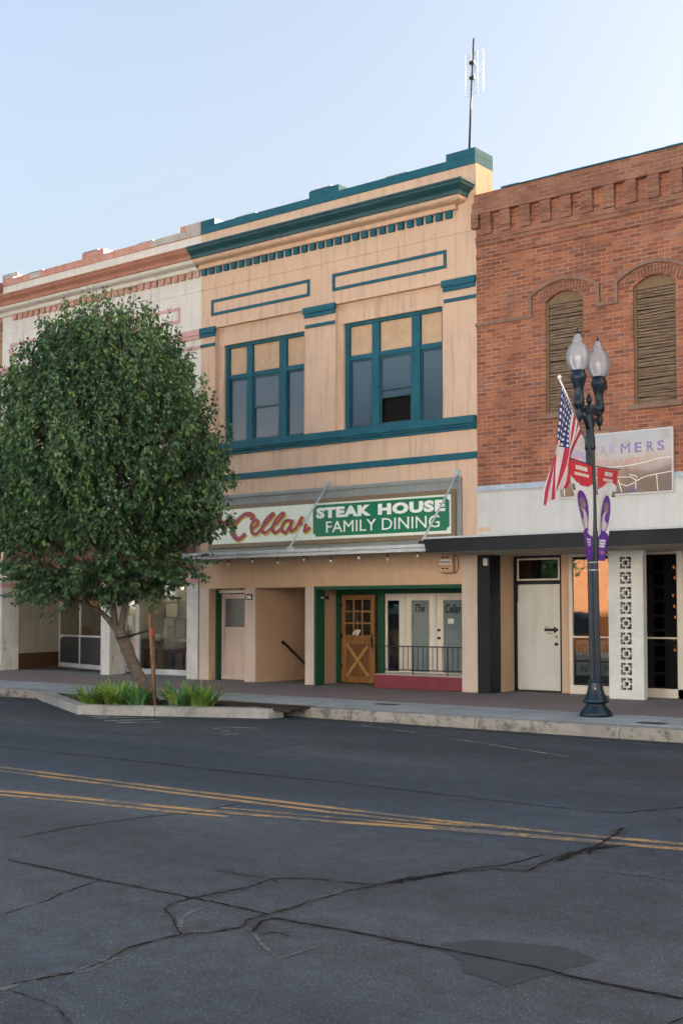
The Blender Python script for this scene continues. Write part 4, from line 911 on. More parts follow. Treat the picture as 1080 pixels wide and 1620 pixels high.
for i, (x, yy, lb) in enumerate(((-9.35, 1.5, 'small lit pendant lamp glowing golden at the right of the shop window'), (-10.35, 1.6, 'small lit pendant lamp glowing behind the middle of the shop window'), (-12.6, 2.3, 'small lit pendant lamp inside the left display window'))):
    t = thing('pendant_lamp', (x, yy, 2.1), lb, 'pendant lamp')
    m = MB(); m.lathe((x, yy, 2.12), [(.09, 0), (.03, .09), (.012, .11)], 14); m.tube([(x, yy, 2.22), (x, yy, 2.46)], .005, 5); m.build('lamp_shade', M['brass'], t)
    m = MB(); m.lathe((x, yy, 2.06), [(.012, 0), (.03, .02), (.028, .05), (.01, .07)], 10); m.build('bulb', M['warmbulb'], t)
    pl_ = bpy.data.lights.new('pendant_light', 'POINT'); pl_.energy = 1.1; pl_.color = (1, .74, .42); pl_.shadow_soft_size = .06; lo2 = bpy.data.objects.new('pendant_light', pl_); sc.collection.objects.link(lo2); lo2.parent = t; lo2.location = (0, -.02, -.10)

# ================================================================== YELLOW BRICK NEIGHBOUR
yb = thing('yellow_brick_building', (-18.6, 0, 0), 'sliver of yellow brick building at the left edge of the photo', 'building')
m = MB(); m.box(-22.6, -14.57, .03, 13.9, 2.44, 10.0); m.box(-22.6, -15.25, .03, 13.9, 0, 2.44); m.build('wall', M['yellowbrick'], yb)
m = MB(); m.extx([(-.03, 10.13), (.12, 10.13), (.12, 10.05), (.06, 9.95), (-.03, 9.9)], -22.6, -14.57); m.build('cornice', M['redmould'], yb)
m = MB(); m.box(-22.6, -14.60, -.02, .03, 7.6, 7.86); m.box(-22.6, -14.6, -.02, .03, 8.9, 9.1); m.build('brick_band', M['redmould'], yb)
m = MB(); x = -22.5
while x < -14.5:
    wd = random.uniform(.13, .2); wd = min(wd, -14.45 - x)
    m.add([(x, -.24, 2.38), (x + wd - .012, -.24, 2.38), (x + wd - .012, -.05, 3.66), (x, -.05, 3.66), (x, -.0, 2.38), (x + wd - .012, -.0, 2.38), (x + wd - .012, -.0, 3.66), (x, -.0, 3.66)], [(0, 1, 2, 3), (1, 5, 6, 2), (4, 0, 3, 7), (3, 2, 6, 7), (4, 5, 1, 0)]); x += wd
m.build('board_fascia', M['shakelight'], yb)

# ================================================================== BRICK BUILDING
bb = thing('brick_building', (4.1, 0, 0), 'red brick building with arched louvred windows above a dark canopy', 'building')
XE = 8.3
wn = [(1.46, 2.22), (3.17, 3.95), (4.88, 5.66), (6.6, 7.36)]
zsp, ztp, zb = 7.12, 7.28, 5.07
m = MB(); m.wall(.002, XE, 3.8, 9.40, .004, .16, [(a, c, zb, ztp) for a, c in wn])
for a, c in wn:
    n = 12; arc = []
    for k in range(n + 1):
        t_ = k / n; x = a + (c - a) * t_; arc.append((x, zsp + (ztp - zsp) * (1 - (2 * t_ - 1) ** 2)))
    for k in range(n):
        (xa, za), (xb, z2) = arc[k], arc[k + 1]
        m.quad((xa, .004, za), (xb, .004, z2), (xb, .004, ztp), (xa, .004, ztp)); m.quad((xa, .164, za), (xb, .164, z2), (xb, .004, z2), (xa, .004, za))
m.quad((.002, .004, 9.4), (XE, .004, 9.4), (XE, .35, 9.4), (.002, .35, 9.4)); m.quad((.002, .35, 9.0), (.002, .35, 9.4), (XE, .35, 9.4), (XE, .35, 9.0)); m.quad((.002, .35, 9.0), (XE, .35, 9.0), (XE, 14, 9.0), (.002, 14, 9.0))
m.quad((XE, .004, 0), (XE, 14, 0), (XE, 14, 9.0), (XE, .004, 9.0)); m.quad((.002, 14, 0), (XE, 14, 0), (XE, 14, 9), (.002, 14, 9)); m.quad((XE, .004, 9), (XE, .35, 9), (XE, .35, 9.4), (XE, .004, 9.4))
m.build('wall', M['brick'], bb)
m = MB(); m.box(-.055, XE, -.10, .0, 8.99, 9.05); m.box(-.04, XE, -.085, .0, 9.05, 9.22); m.box(-.005, XE, -.07, .0, 9.22, 9.385)
n = 20
for i in range(n):
    x = .14 + i * .418
    if x > XE - .3: break
    m.box(x, x + .215, -.075, .0, 8.80, 8.99); m.box(x + .002, x + .213, -.058, 0, 8.70, 8.80); m.box(x + .004, x + .211, -.044, 0, 8.60, 8.70)
m.box(.003, XE, -.045, .0, 8.49, 8.58); m.box(.003, XE, -.025, 0, 8.41, 8.49); m.box(.003, XE, -.022, 0, 8.17, 8.24)
m.box(-.05, .10, -.105, 0, 8.74, 8.99)
m.build('corbelled_cornice', M['brickproj'], bb)
m = MB(); x = 0.6
while x < XE: wd = random.uniform(.25, .5); m.box(x, x + wd, -.09 + random.uniform(-.01, .005), .37, 9.386 + .002, 9.412 + random.uniform(-.006, .006)); x += wd + .001
m.build('teal_coping', M['teal'], bb)
# hood moulds stepping down to a string course
def bandpath(mb, pts, wd, y0, y1):
    P = [Vector(p) for p in pts]
    for a, b in zip(P, P[1:]):
        d = (b - a).normalized(); n = Vector((-d.y, d.x)) * wd / 2; e = d * wd * .35; mb.slab([tuple(a - n - e), tuple(b - n + e), tuple(b + n + e), tuple(a + n - e)], y0, y1); y0 -= .0007
m = MB(); zc = 6.91
pts = [(.01, zc)]
for a, c in wn:
    xl, xr = a - .30, c + .30; pts += [(xl, zc), (xl, 7.26)]
    for k in range(11):
        t_ = k / 10; pts.append((xl + (xr - xl) * t_, 7.27 + .24 * (1 - (2 * t_ - 1) ** 2)))
    pts += [(xr, 7.2), (xr, zc)]
pts.append((XE - .02, zc)); bandpath(m, pts, .062, -.035, .002); m.build('hood_mould', M['brickmould'], bb)
for a, c in wn:
    m = MB()
    for k in range(17):
        t_ = (k + .5) / 17; x = a - .09 + (c - a + .18) * t_; z = zsp + .0 + (ztp - zsp) * (1 - (2 * t_ - 1) ** 2) ; ang = (t_ - .5) * -.75
        u = Vector((-math.sin(ang), math.cos(ang))); v = Vector((u.y, -u.x)) * .022
        p0 = Vector((x, z + .005)); p1 = p0 + u * .17
        m.slab([tuple(p0 - v), tuple(p0 + v), tuple(p1 + v), tuple(p1 - v)], -.012, .003)
    m.build('arch_bricks', M['brickproj'], bb)
    m = MB(); m.box(a - .1, c + .1, -.05, .005, zb - .09, zb); m.build('window_sill', M['brickmould'], bb, .005)
    f = MB(); f.box(a, a + .035, .05, .12, zb, zsp + .05); f.box(c - .035, c, .05, .12, zb, zsp + .05)
    n = 10
    for k in range(n):
        t0_, t1_ = k / n, (k + 1) / n; h = lambda q: zsp + (ztp - zsp) * (1 - (2 * q - 1) ** 2)
        f.slab([(a + (c - a) * t0_, 7.08), (a + (c - a) * t1_, 7.08), (a + (c - a) * t1_, h(t1_)), (a + (c - a) * t0_, h(t0_))], .08, .11)
    lo = f.build('louvred_window', M['louvframe'], bb)
    m = MB(); n = 38
    for k in range(n):
        z = zb + .02 + k * (7.06 - zb) / n; j = random.uniform(-.012, .012); j2 = random.uniform(-.012, .012); dz = .045
        m.add([(a + .035, .07, z + j), (c - .035, .07, z + j2), (c - .035, .12, z + dz + j2), (a + .035, .12, z + dz + j), (a + .035, .07, z + j + .012), (c - .035, .07, z + j2 + .012), (c - .035, .12, z + dz + j2 + .012), (a + .035, .12, z + dz + j + .012)],
              [(0, 1, 5, 4), (4, 5, 6, 7), (3, 2, 1, 0)])
    m.build('louvre_slats', M['louver'], lo)
    m = MB(); m.box(a, c, .16, .17, zb, ztp); m.build('louvre_backing', M['dark'], lo)
# white band and flashing
m = MB(); m.box(.005, XE, -.02, .004, 2.86, 3.77); m.build('white_band', M['white'], bb)
m = MB(); m.add([(.005, -.05, 3.765), (XE, -.05, 3.765), (XE, .0, 3.86), (.005, .0, 3.86), (.005, -.05, 3.75), (XE, -.05, 3.75)], [(0, 1, 2, 3), (4, 5, 1, 0)]); m.build('grey_flashing', M['galv'], bb)
m = MB(); m.box(.03, .22, -.024, -.02, 3.1, 3.36); m.build('bare_patch', M['whitedoor'], bb); m = MB(); m.box(.01, .30, -.0235, -.02, 3.0, 3.08); m.build('tan_patch', M['tan'], bb)
# canopy
t = thing('dark_canopy', (4, -.65, 2.6), 'flat canopy with a navy black fascia across the brick building front', 'canopy')
m = MB(); m.add([(-.28, -1.3, 2.57), (XE, -1.3, 2.57), (XE, -1.3, 2.815), (-.34, -1.3, 2.815), (-.28, -1.27, 2.57), (XE, -1.27, 2.57), (XE, -1.27, 2.815), (-.34, -1.27, 2.815), (-.28, 0, 2.57), (-.34, 0, 2.815)], [(0, 1, 2, 3), (0, 3, 9, 8), (3, 2, 6, 7), (4, 5, 1, 0), (5, 4, 7, 6)]); m.build('fascia', M['canopy'], t)
m = MB(); m.box(-.36, XE, -1.315, .0, 2.816, 2.85); m.build('roof_edge', M['white_metal'], t)
m = MB(); m.box(-.27, XE, -1.27, 1.3, 2.565, 2.60); m.build('soffit', M['soffit'], t)
# insurance sign
t = thing('insurance_sign', (2.85, -.05, 3.55), 'sun-bleached insurance billboard with cracked vinyl on the brick wall', 'sign')
def signmat():
    m_, t_, b_ = newmat('bleached_vinyl'); geo = nd(t_, 'ShaderNodeNewGeometry'); sp = nd(t_, 'ShaderNodeSeparateXYZ'); t_.links.new(geo.outputs['Position'], sp.inputs[0])
    mr = nd(t_, 'ShaderNodeMapRange'); mr.inputs['From Min'].default_value = 3.53; mr.inputs['From Max'].default_value = 4.62; t_.links.new(sp.outputs[2], mr.inputs[0])
    nz = noise(t_, pos(t_, (1.6, 1, 1.2)), 2.2, 3, .5)
    s = nd(t_, 'ShaderNodeMath', operation='MULTIPLY_ADD'); t_.links.new(nz, s.inputs[0]); s.inputs[1].default_value = .35; t_.links.new(mr.outputs[0], s.inputs[2])
    base = ramp(t_, s.outputs[0], [(.16, (.12, .08, .17)), (.34, (.15, .13, .15)), (.48, (.24, .17, .15)), (.60, (.42, .33, .30)), (.8, (.50, .46, .43)), (1.1, (.44, .46, .50))]).outputs[0]
    n2 = noise(t_, pos(t_, (1, 1, .8)), 3.0, 3, .5); base = mix(t_, ramp(t_, n2, [(.5, g(0)), (.72, g(.6))]).outputs[0], base, (.42, .22, .07))
    n3 = noise(t_, pos(t_, (.8, 1, .3)), 2.4, 2); base = mix(t_, ramp(t_, n3, [(.55, g(0)), (.75, g(.5))]).outputs[0], base, (.62, .55, .40))
    n4 = noise(t_, pos(t_, (1.3, 1, 1.3)), 1.9, 2); lowr = ramp(t_, mr.outputs[0], [(.3, g(1)), (.5, g(0))]).outputs[0]; base = mix(t_, mix(t_, 1.0, lowr, ramp(t_, n4, [(.4, g(0)), (.6, g(.8))]).outputs[0], 'MULTIPLY'), base, (.17, .105, .05))
    t_.links.new(base, b_.inputs['Base Color']); b_.inputs['Roughness'].default_value = .5; return m_
m = MB(); m.box(1.76, 3.87, -.055, -.02, 3.54, 4.60); m.build('vinyl_face', signmat(), t)
m = MB(); m.frame(1.74, 3.89, 3.52, 4.62, .025, -.065, -.02); m.build('sign_frame', M['white'], t)
M['lav'] = plain('faded_violet_lettering', (.20, .15, .40), .6); M['lav2'] = plain('bleached_violet_lettering', (.38, .32, .50), .6); M['coral'] = plain('faded_coral_lettering', (.55, .25, .18), .6); M['coralpink'] = plain('coral_emblem', (.62, .20, .24), .6)
xs_ = [2.33, 2.54, 2.73, 2.94, 3.20, 3.42, 3.61]
for i, ch in enumerate('FARMERS'):
    textmb(ch, xs_[i], xs_[i] + (.17 if ch == 'M' else .125), 4.235, 4.405, -.0555, .002, 0 if ch == 'M' else .015).build('lettering', M['lav2' if i < 3 else 'lav'], t)
textmb('INSURANCE', 2.45, 3.30, 4.05, 4.15, -.0555, .002, .005, spacing=1.2).build('lettering', M['coral'], t)
m = MB(); cx, cz = 2.06, 4.10
for k in range(9):
    a = R(10 + k * 18); a2 = a + R(13); r0, r1 = .15, .27
    m.slab([(cx + r0 * math.cos(a), cz + r0 * math.sin(a)), (cx + r1 * math.cos(a), cz + r1 * math.sin(a)), (cx + r1 * math.cos(a2), cz + r1 * math.sin(a2)), (cx + r0 * math.cos(a2), cz + r0 * math.sin(a2))], -.0575, -.055)
m.build('emblem_rays', M['lav2'], t)
m = MB(); m.box(1.93, 2.12, -.0575, -.055, 4.08, 4.24); m.build('emblem_square', M['coralpink'], t)
m = MB(); y_ = -.057
for l in ([(2.43, 4.06), (2.76, 4.01), (3.08, 4.02), (3.34, 4.05), (3.66, 4.11), (3.87, 4.11)], [(2.3, 3.86), (2.76, 3.84), (2.95, 3.83), (3.12, 3.82), (3.23, 3.75), (3.38, 3.81), (3.59, 3.84), (3.87, 3.87)], [(3.59, 3.84), (3.61, 3.56)], [(2.89, 3.78), (2.95, 3.57)], [(3.21, 3.75), (3.21, 3.61)], [(2.93, 3.71), (3.05, 3.67), (3.19, 3.72)], [(1.79, 3.92), (1.97, 3.95)], [(1.84, 3.85), (1.97, 3.83)], [(1.84, 3.85), (1.85, 3.57)], [(3.1, 3.86), (3.2, 3.84), (3.24, 3.8)]):
    m = MB()
    for a, b2 in zip(l, l[1:]): y_ -= .0002; bar(m, a, b2, .012, y_ - .002, -.0551)
    m.build('torn_seam', M['signwhite'], t)

# ---- brick building, street level
m = MB(); m.box(.004, .27, -.03, .36, 0, 2.57); m.build('black_pilaster', M['black'], bb, .006)
m = MB(); m.box(.16, .25, -.09, -.03, 2.36, 2.5); lf = m.build('entry_light', M['bulbglass'], bb, .01)
yD = .95
m = MB(); m.add([(.27, .36, 0), (.22, yD + .05, 0), (.22, yD + .05, 2.57), (.27, .36, 2.57)], [(0, 1, 2, 3)]); m.box(1.25, 1.45, yD - .04, yD + .1, 0.0, 2.57); m.build('entry_wall', M['tan_panel'], bb)
fr = MB(); fr.box(.215, .30, yD - .03, yD + .04, 0, 2.57); fr.box(1.21, 1.25, yD - .03, yD + .04, 0, 2.57); fr.box(.30, 1.21, yD - .03, yD + .04, 2.03, 2.10); fr.box(.30, 1.21, yD - .03, yD + .04, 2.52, 2.57)
df = fr.build('door_frame', M['black'], bb, .004)
m = MB(); m.frame(.30, 1.21, 2.10, 2.52, .03, yD - .035, yD); m.build('transom_frame', M['creamframe'], df)
m = MB(); m.box(.33, 1.18, yD - .01, yD - .004, 2.13, 2.49); m.build('transom_pane', M['transom'], df)
m = MB(); m.box(.305, 1.205, yD - .01, yD + .03, .03, 2.025); dr = m.build('white_door', M['whitedoor'], bb, .006, label='plain off-white slab door with a black arrow on it')
m = MB(); m.slab([(.87, 1.14), (1.07, 1.14), (1.07, 1.10), (1.18, 1.165), (1.07, 1.235), (1.07, 1.195), (.87, 1.195)], yD - .014, yD - .01); m.build('arrow', M['ink'], dr)
textmb('Next', .88, .99, 1.205, 1.235, yD - .01, .002).build('note_text', M['ink'], dr); textmb('Door', .93, 1.05, 1.085, 1.125, yD - .01, .002).build('note_text', M['ink'], dr)
m = MB(); m.tube([(1.13, yD - .01, 1.035), (1.13, yD - .03, 1.035)], .028, 12); m.build('lock', M['brass'], dr); m = MB(); m.tube([(1.13, yD - .01, .90), (1.13, yD - .06, .90)], [.033, .028], 12); m.build('door_knob', M['iron'], dr)
m = MB(); m.box(.30, .312, yD - .02, yD - .011, .05, 1.7); m.build('chipped_edge', M['whitewood'], dr)
fr = MB(); yW = .85; fr.box(1.45, 1.52, yW - .03, yW + .04, 0, 2.57); fr.box(1.52, 3.7, yW - .04, yW + .05, .0, .16); fr.box(1.52, 3.62, yW - .02, yW + .02, 1.03, 1.06); fr.box(1.52, 3.62, yW - .02, yW + .03, 2.52, 2.57); fr.box(3.55, 3.66, yW - .04, yW + .04, .0, 2.57)
sw = fr.build('shop_window', M['creamframe'], bb, .004)
m = MB(); m.box(1.52, 3.55, yW, yW + .006, .16, 1.03); m.box(1.52, 3.55, yW, yW + .006, 1.06, 2.52); m.build('pane', M['darkglass'], sw)
m = MB(); m.box(1.56, 2.5, yW + .03, yW + .034, .62, .985); so = m.build('upper_window_notice', M['signpaper'], sw); m = merge(textmb('MD', 1.60, 1.78, .70, .92, yW + .03, .002, .0), textmb('OW', 2.12, 2.32, .70, .92, yW + .03, .002, .0)); m.build('notice_text', M['ink'], so)
m = MB(); m.box(1.56, 2.5, yW + .03, yW + .034, .34, .585); so = m.build('lower_window_notice', M['signpaper'], sw); m = merge(textmb('N', 1.66, 1.78, .40, .53, yW + .03, .002, .03), textmb('O', 1.87, 2.0, .40, .53, yW + .03, .002, .03), textmb('W', 2.10, 2.27, .40, .53, yW + .03, .002, .03)); m.build('notice_text', M['ink'], so)
m = MB(); m.box(1.52, 3.55, 1.8, 1.85, .0, 2.57); m.box(1.5, 6.0, 2.6, 2.65, 0, 2.57); m.box(1.48, 1.52, yW + .04, 2.6, 0, 2.57); m.build('shop_interior', M['dark'], bb)
# second door frame and window to the right
fr = MB(); fr.frame(3.68, 4.62, .0, 2.15, .07, yW - .03, yW + .03); fr.box(3.68, 4.62, yW - .03, yW + .03, 2.2, 2.57); fr.box(4.66, 4.76, yW - .04, yW + .04, 0, 2.57); fr.box(4.76, XE, yW - .04, yW + .04, 0, .16); fr.box(4.76, XE, yW - .02, yW + .03, 2.5, 2.57)
gd = fr.build('glass_door', M['creamframe'], bb, .004); m = MB(); m.box(3.75, 4.55, yW, yW + .006, .07, 2.08); m.box(4.76, XE, yW, yW + .006, .16, 2.5); m.build('pane', M['darkglass'], gd)
m = MB(); m.tube([(3.72, yW - .03, .85), (3.72, yW - .08, .9), (3.72, yW - .08, 1.1), (3.72, yW - .03, 1.15)], .012, 6); m.build('door_handle', M['chrome'], gd)
for i in range(7):
    z = 2.3 - i * .19 - (.12 if i > 1 else 0) - (.2 if i > 4 else 0); m = MB(); m.lathe((3.42 + .02 * math.sin(i * 2.1), yW + .14, z), [(.004, -.035), (.018, -.02), (.016, .01), (.006, .02)], 8)
    o = m.build('window_bulb', M['amber']); tag(o, 'glowing amber bulb of the string hanging inside the right shop window', 'light bulb', 'amber bulbs in the right shop window')
# patterned terrazzo pillar
px0, px1, py = 2.60, 3.25, .10
m = MB(); s_ = .205; cxp = 2.925; cut = []
pitch = .262; zc0 = .26
m.box(px0, cxp - s_ / 2, py, py + .14, 0, 2.57); m.box(cxp + s_ / 2, px1, py, py + .14, 0, 2.57)
prev = 0
for k in range(9):
    z = zc0 + k * pitch; m.box(cxp - s_ / 2, cxp + s_ / 2, py, py + .14, prev, z - s_ / 2); prev = z + s_ / 2
m.box(cxp - s_ / 2, cxp + s_ / 2, py, py + .14, prev, 2.57)
pil = m.build('patterned_pillar', M['stone'], bb)
m = MB()
for k in range(4): m.box(px0 + .002, px1 - .002, py - .0012, py, .56 + k * .53, .564 + k * .53)
m.build('pillar_joints', M['concrete_cap'], pil)
m = MB(); m.box(px0 + .01, px1 - .01, py + .12, py + .13, 0, 2.5); m.build('pillar_back', M['ink'], pil)
for k in range(9):
    z = zc0 + k * pitch; h = s_ / 2; m = MB()
    # pierced pattern: white cross bars and ring standing in a dark recess
    m.frame(cxp - .062, cxp + .062, z - .062, z + .062, .024, py, py + .08)
    for (a, b2, c, d) in ((cxp - .012, cxp + .012, z + .062, z + h), (cxp - .012, cxp + .012, z - h, z - .062)): m.box(a, b2, py + .0005, py + .08, c, d)
    m.box(cxp - h, cxp - .062, py + .0005, py + .08, z - .012, z + .012); m.box(cxp + .062, cxp + h, py + .0005, py + .08, z - .012, z + .012)
    m.build('breeze_block', M['stone'], pil)

# ================================================================== STREET LAMP
LX, LY = 3.77, -2.72; LZ = zs(LY)
lamp = thing('street_lamp', (LX, LY, LZ), 'blue-black fluted street lamp with two frosted acorn globes', 'street lamp')
m = MB(); m.lathe((LX, LY, LZ), [(.245, 0), (.25, .03), (.24, .05), (.225, .075), (.205, .10), (.155, .16), (.15, .175), (.155, .19), (.19, .205), (.197, .225), (.185, .25), (.165, .28), (.135, .34), (.115, .42), (.10, .50), (.10, .515)], 32); m.build('base', M['lampiron'], lamp)
m = MB(); m.lathe((LX, LY, LZ), [(.105, .505), (.112, .52), (.112, .535), (.09, .55)], 32); m.build('base_ring', M['lampiron'], lamp)
m = MB(); m.lathe((LX, LY, LZ), [(.086, .54), (.082, 2.2), (.068, 4.04)], 32, 0, False, .12); m.build('fluted_shaft', M['lampiron'], lamp)
zc = 4.04
m = MB(); m.lathe((LX, LY, LZ), [(.075, zc - .02), (.085, zc), (.085, zc + .02), (.078, zc + .04), (.08, zc + .1), (.078, zc + .16), (.06, zc + .24), (.06, zc + .56), (.075, zc + .60), (.06, zc + .66), (.03, zc + .68)], 20); m.build('collar', M['lampiron'], lamp)
m = MB(); m.lathe((LX, LY, LZ), [(.02, zc + .68), (.045, zc + .72), (.05, zc + .76), (.03, zc + .81), (.005, zc + .86)], 14); m.build('finial', M['lampiron'], lamp)
HO = .33
m = MB(); m.tube([(LX, LY - HO, LZ + zc + .60), (LX, LY - .15, LZ + zc + .58), (LX, LY, LZ + zc + .56), (LX, LY + .15, LZ + zc + .58), (LX, LY + HO, LZ + zc + .60)], [.07, .05, .055, .05, .07], 8); m.tube([(LX, LY - .3, LZ + zc + .5), (LX, LY - .18, LZ + zc + .46), (LX, LY - .05, LZ + zc + .30)], .03, 6); m.tube([(LX, LY + .3, LZ + zc + .5), (LX, LY + .18, LZ + zc + .46), (LX, LY + .05, LZ + zc + .30)], .03, 6); m.build('cross_arm', M['lampiron'], lamp)
lamp.rotation_euler = (0, -.014, 0)
def globemat():
    m_, t_, b_ = newmat('frosted_globe'); t_.nodes.remove(b_); out = t_.nodes['Material Output']
    tr = nd(t_, 'ShaderNodeBsdfTransparent'); tr.inputs[0].default_value = (.94, .96, 1, 1); tl = nd(t_, 'ShaderNodeBsdfTranslucent'); tl.inputs[0].default_value = (.93, .96, 1, 1); df_ = nd(t_, 'ShaderNodeBsdfDiffuse'); df_.inputs[0].default_value = (.90, .94, 1, 1)
    gl = nd(t_, 'ShaderNodeBsdfGlossy'); gl.inputs['Roughness'].default_value = .15
    a = nd(t_, 'ShaderNodeMixShader'); a.inputs[0].default_value = .35; t_.links.new(tl.outputs[0], a.inputs[1]); t_.links.new(df_.outputs[0], a.inputs[2])
    b = nd(t_, 'ShaderNodeMixShader'); b.inputs[0].default_value = .42; t_.links.new(a.outputs[0], b.inputs[2]); t_.links.new(tr.outputs[0], b.inputs[1])
    lw = nd(t_, 'ShaderNodeFresnel'); lw.inputs[0].default_value = 1.45; c = nd(t_, 'ShaderNodeMixShader'); t_.links.new(lw.outputs[0], c.inputs[0]); t_.links.new(b.outputs[0], c.inputs[1]); t_.links.new(gl.outputs[0], c.inputs[2])
    t_.links.new(c.outputs[0], out.inputs[0]); return m_
M['globe'] = globemat()
for s in (-1, 1):
    y = LY + s * HO; z = LZ + zc
    z += .23
    m = MB(); m.lathe((LX, y, z), [(.002, .08), (.018, .10), (.012, .14), (.045, .18), (.062, .26), (.036, .33), (.06, .36), (.082, .38), (.082, .50), (.06, .52), (.07, .56), (.06, .60), (.075, .66), (.10, .74), (.115, .78), (.12, .80), (.125, .84), (.105, .86), (.105, .92)], 20)
    hp = m.build('lamp_holder', M['lampiron'], lamp)
    m = MB(); m.lathe((LX, y, z + .90), [(.085, 0), (.12, .04), (.165, .13), (.182, .22), (.175, .30), (.145, .38), (.10, .43), (.075, .455), (.085, .47), (.08, .50), (.055, .52), (.06, .545), (.03, .575), (.012, .59)], 28); gb = m.build('globe', M['globe'], hp)
    m = MB(); m.lathe((LX, y, z + .90), [(.02, .585), (.022, .61), (.008, .63), (.004, .68)], 10); m.build('globe_finial', M['iron'], hp)
    m = MB(); m.lathe((LX, y, z + .90), [(.05, .01), (.05, .08), (.03, .09), (.045, .16), (.04, .22), (.02, .25)], 12); m.build('lamp_core', M['cloth'], hp)
m = MB(); m.box(LX - .03, LX + .03, LY + HO + .17, LY + HO + .23, LZ + zc + .98, LZ + zc + 1.12); m.build('photo_cell', M['iron'], lamp)
m = MB(); m.box(LX + .02, LX + .06, LY - .11, LY - .1, LZ + .4, LZ + .43); m.tube([(LX, LY, LZ + 2.18), (LX, LY, LZ + 2.2)], .085, 16); m.tube([(LX, LY, LZ + 2.30), (LX, LY, LZ + 2.315)], .085, 16); m.build('metal_strap', M['chrome'], lamp)
# banners (in the plane x = LX)
def banner(side, label):
    s = -1 if side < 0 else 1
    y0 = LY + s * .085; wt = .76; zt_, zb_ = 3.70, 2.28
    t = thing('street_banner', (LX, y0, zb_), label, 'banner', 'banners on the lamp post')
    def P(u, v):                 # u 0 at pole..1 outer edge, v 0 top..1 bottom
        wv = wt * (1 - .74 * v) + .02 * math.sin(v * 7); yy = y0 + s * u * wv; zz = zt_ - v * (zt_ - zb_) + (.02 if s > 0 else .045) * u * (1 - v)
        return (LX + .018 * math.sin(u * 5 + v * 4) + .01, yy, zz)
    nu, nv_ = 14, 110; mb = MB(); idx = []
    for j in range(nv_ + 1):
        for i in range(nu + 1): idx.append(P(i / nu, j / nv_))
    fs, mi = [], []
    mb.v = idx
    for j in range(nv_):
        for i in range(nu):
            u, v = (i + .5) / nu, (j + .5) / nv_
            k = 0 if v < .19 + .05 * math.sin(u * 4 + (0 if s < 0 else 2)) else (2 if v > .72 + .03 * math.cos(u * 5) else 1)
            a = j * (nu + 1) + i; q = (a, a + 1, a + nu + 2, a + nu + 1); q = q if s > 0 else q[::-1]
            mb.f.append(q); mb.m.append(k); mb.sm.append(True)
    o = mb.build('banner_cloth', [M['red'], M['cloth'], M['purple']], t)
    def S(u, v, r=.01): p = P(u, v); return (p[0] + r, p[1], p[2])
    def patch(cu, cv, ru, rv, mat, name, r, n=20):
        m = MB(); pts = [S(cu + ru * math.cos(2 * math.pi * k / n) * s, cv + rv * math.sin(2 * math.pi * k / n), r) for k in range(n)]
        c = S(cu, cv, r); m.add([c] + pts, [(0, (k + 1) % n + 1, k + 1) for k in range(n)]); m.build(name, mat, t)
    patch(.56, .50, .31, .215, M['purple'], 'portrait_oval', .006); patch(.56, .42, .15, .06, M['portrait'], 'portrait_head', .010); patch(.56, .56, .22, .13, M['portraitlight'], 'portrait_shoulders', .008)
    def rect(u0, u1, v0, v1, mat, name, r=.012):
        m = MB(); m.add([S(u0, v0, r), S(u1, v0, r), S(u1, v1, r), S(u0, v1, r)], [(0, 1, 2, 3)]); m.build(name, mat, t)
    m = MB()
    def row(u0, u1, v, h, n):
        for k in range(n):
            a = u0 + (u1 - u0) * k / n; b_ = a + (u1 - u0) / n * .72; m.add([S(a, v - h), S(b_, v - h), S(b_, v + h), S(a, v + h)], [(0, 1, 2, 3)])
    row(.28, .72, .06, .022, 7); row(.22, .78, .125, .015, 11); row(.2, .75, .785, .011, 6); row(.2, .75, .815, .011, 6); row(.2, .7, .845, .011, 5)
    m.build('printed_lines', M['signwhite'], t)
    rect(.88, 1.02, .24, .31, M['ink'], 'service_emblem', .006) if False else rect(.84, .97, .24, .30, M['ink'], 'service_emblem', .008); rect(.88, .93, .255, .285, M['gold'], 'emblem_star', .011)
    a, b_ = (S(.72, .70)[1], S(.32, .70)[1]); lo_, hi_ = min(a, b_), max(a, b_)
    textmb('ARMY', lo_, hi_, P(.5, .705)[2], P(.5, .67)[2], P(.5, .69)[0] + .012, .002, .02, axis='Y').build('banner_text', M['purple'], t)
    m = MB()
    for k in range(4): u = .35 + k * .08; m.add([S(u, .89 + k * .004), S(u + .045, .89 + k * .004), S(u + .09, .93), S(u + .045, .93)], [(0, 1, 2, 3)])
    m.build('flag_motif', M['coral'], t)
    m = MB(); m.tube([(LX + .01, y0 - s * .03, zt_ + .015), (LX + .01, y0 + s * (wt + .05), zt_ + (.035 if s > 0 else .06))], .009, 6); m.build('banner_arm', M['iron'], t)
banner(-1, 'tapered red, white and purple banner on the street side of the lamp post')
banner(1, 'tapered red, white and purple banner on the shop side of the lamp post')
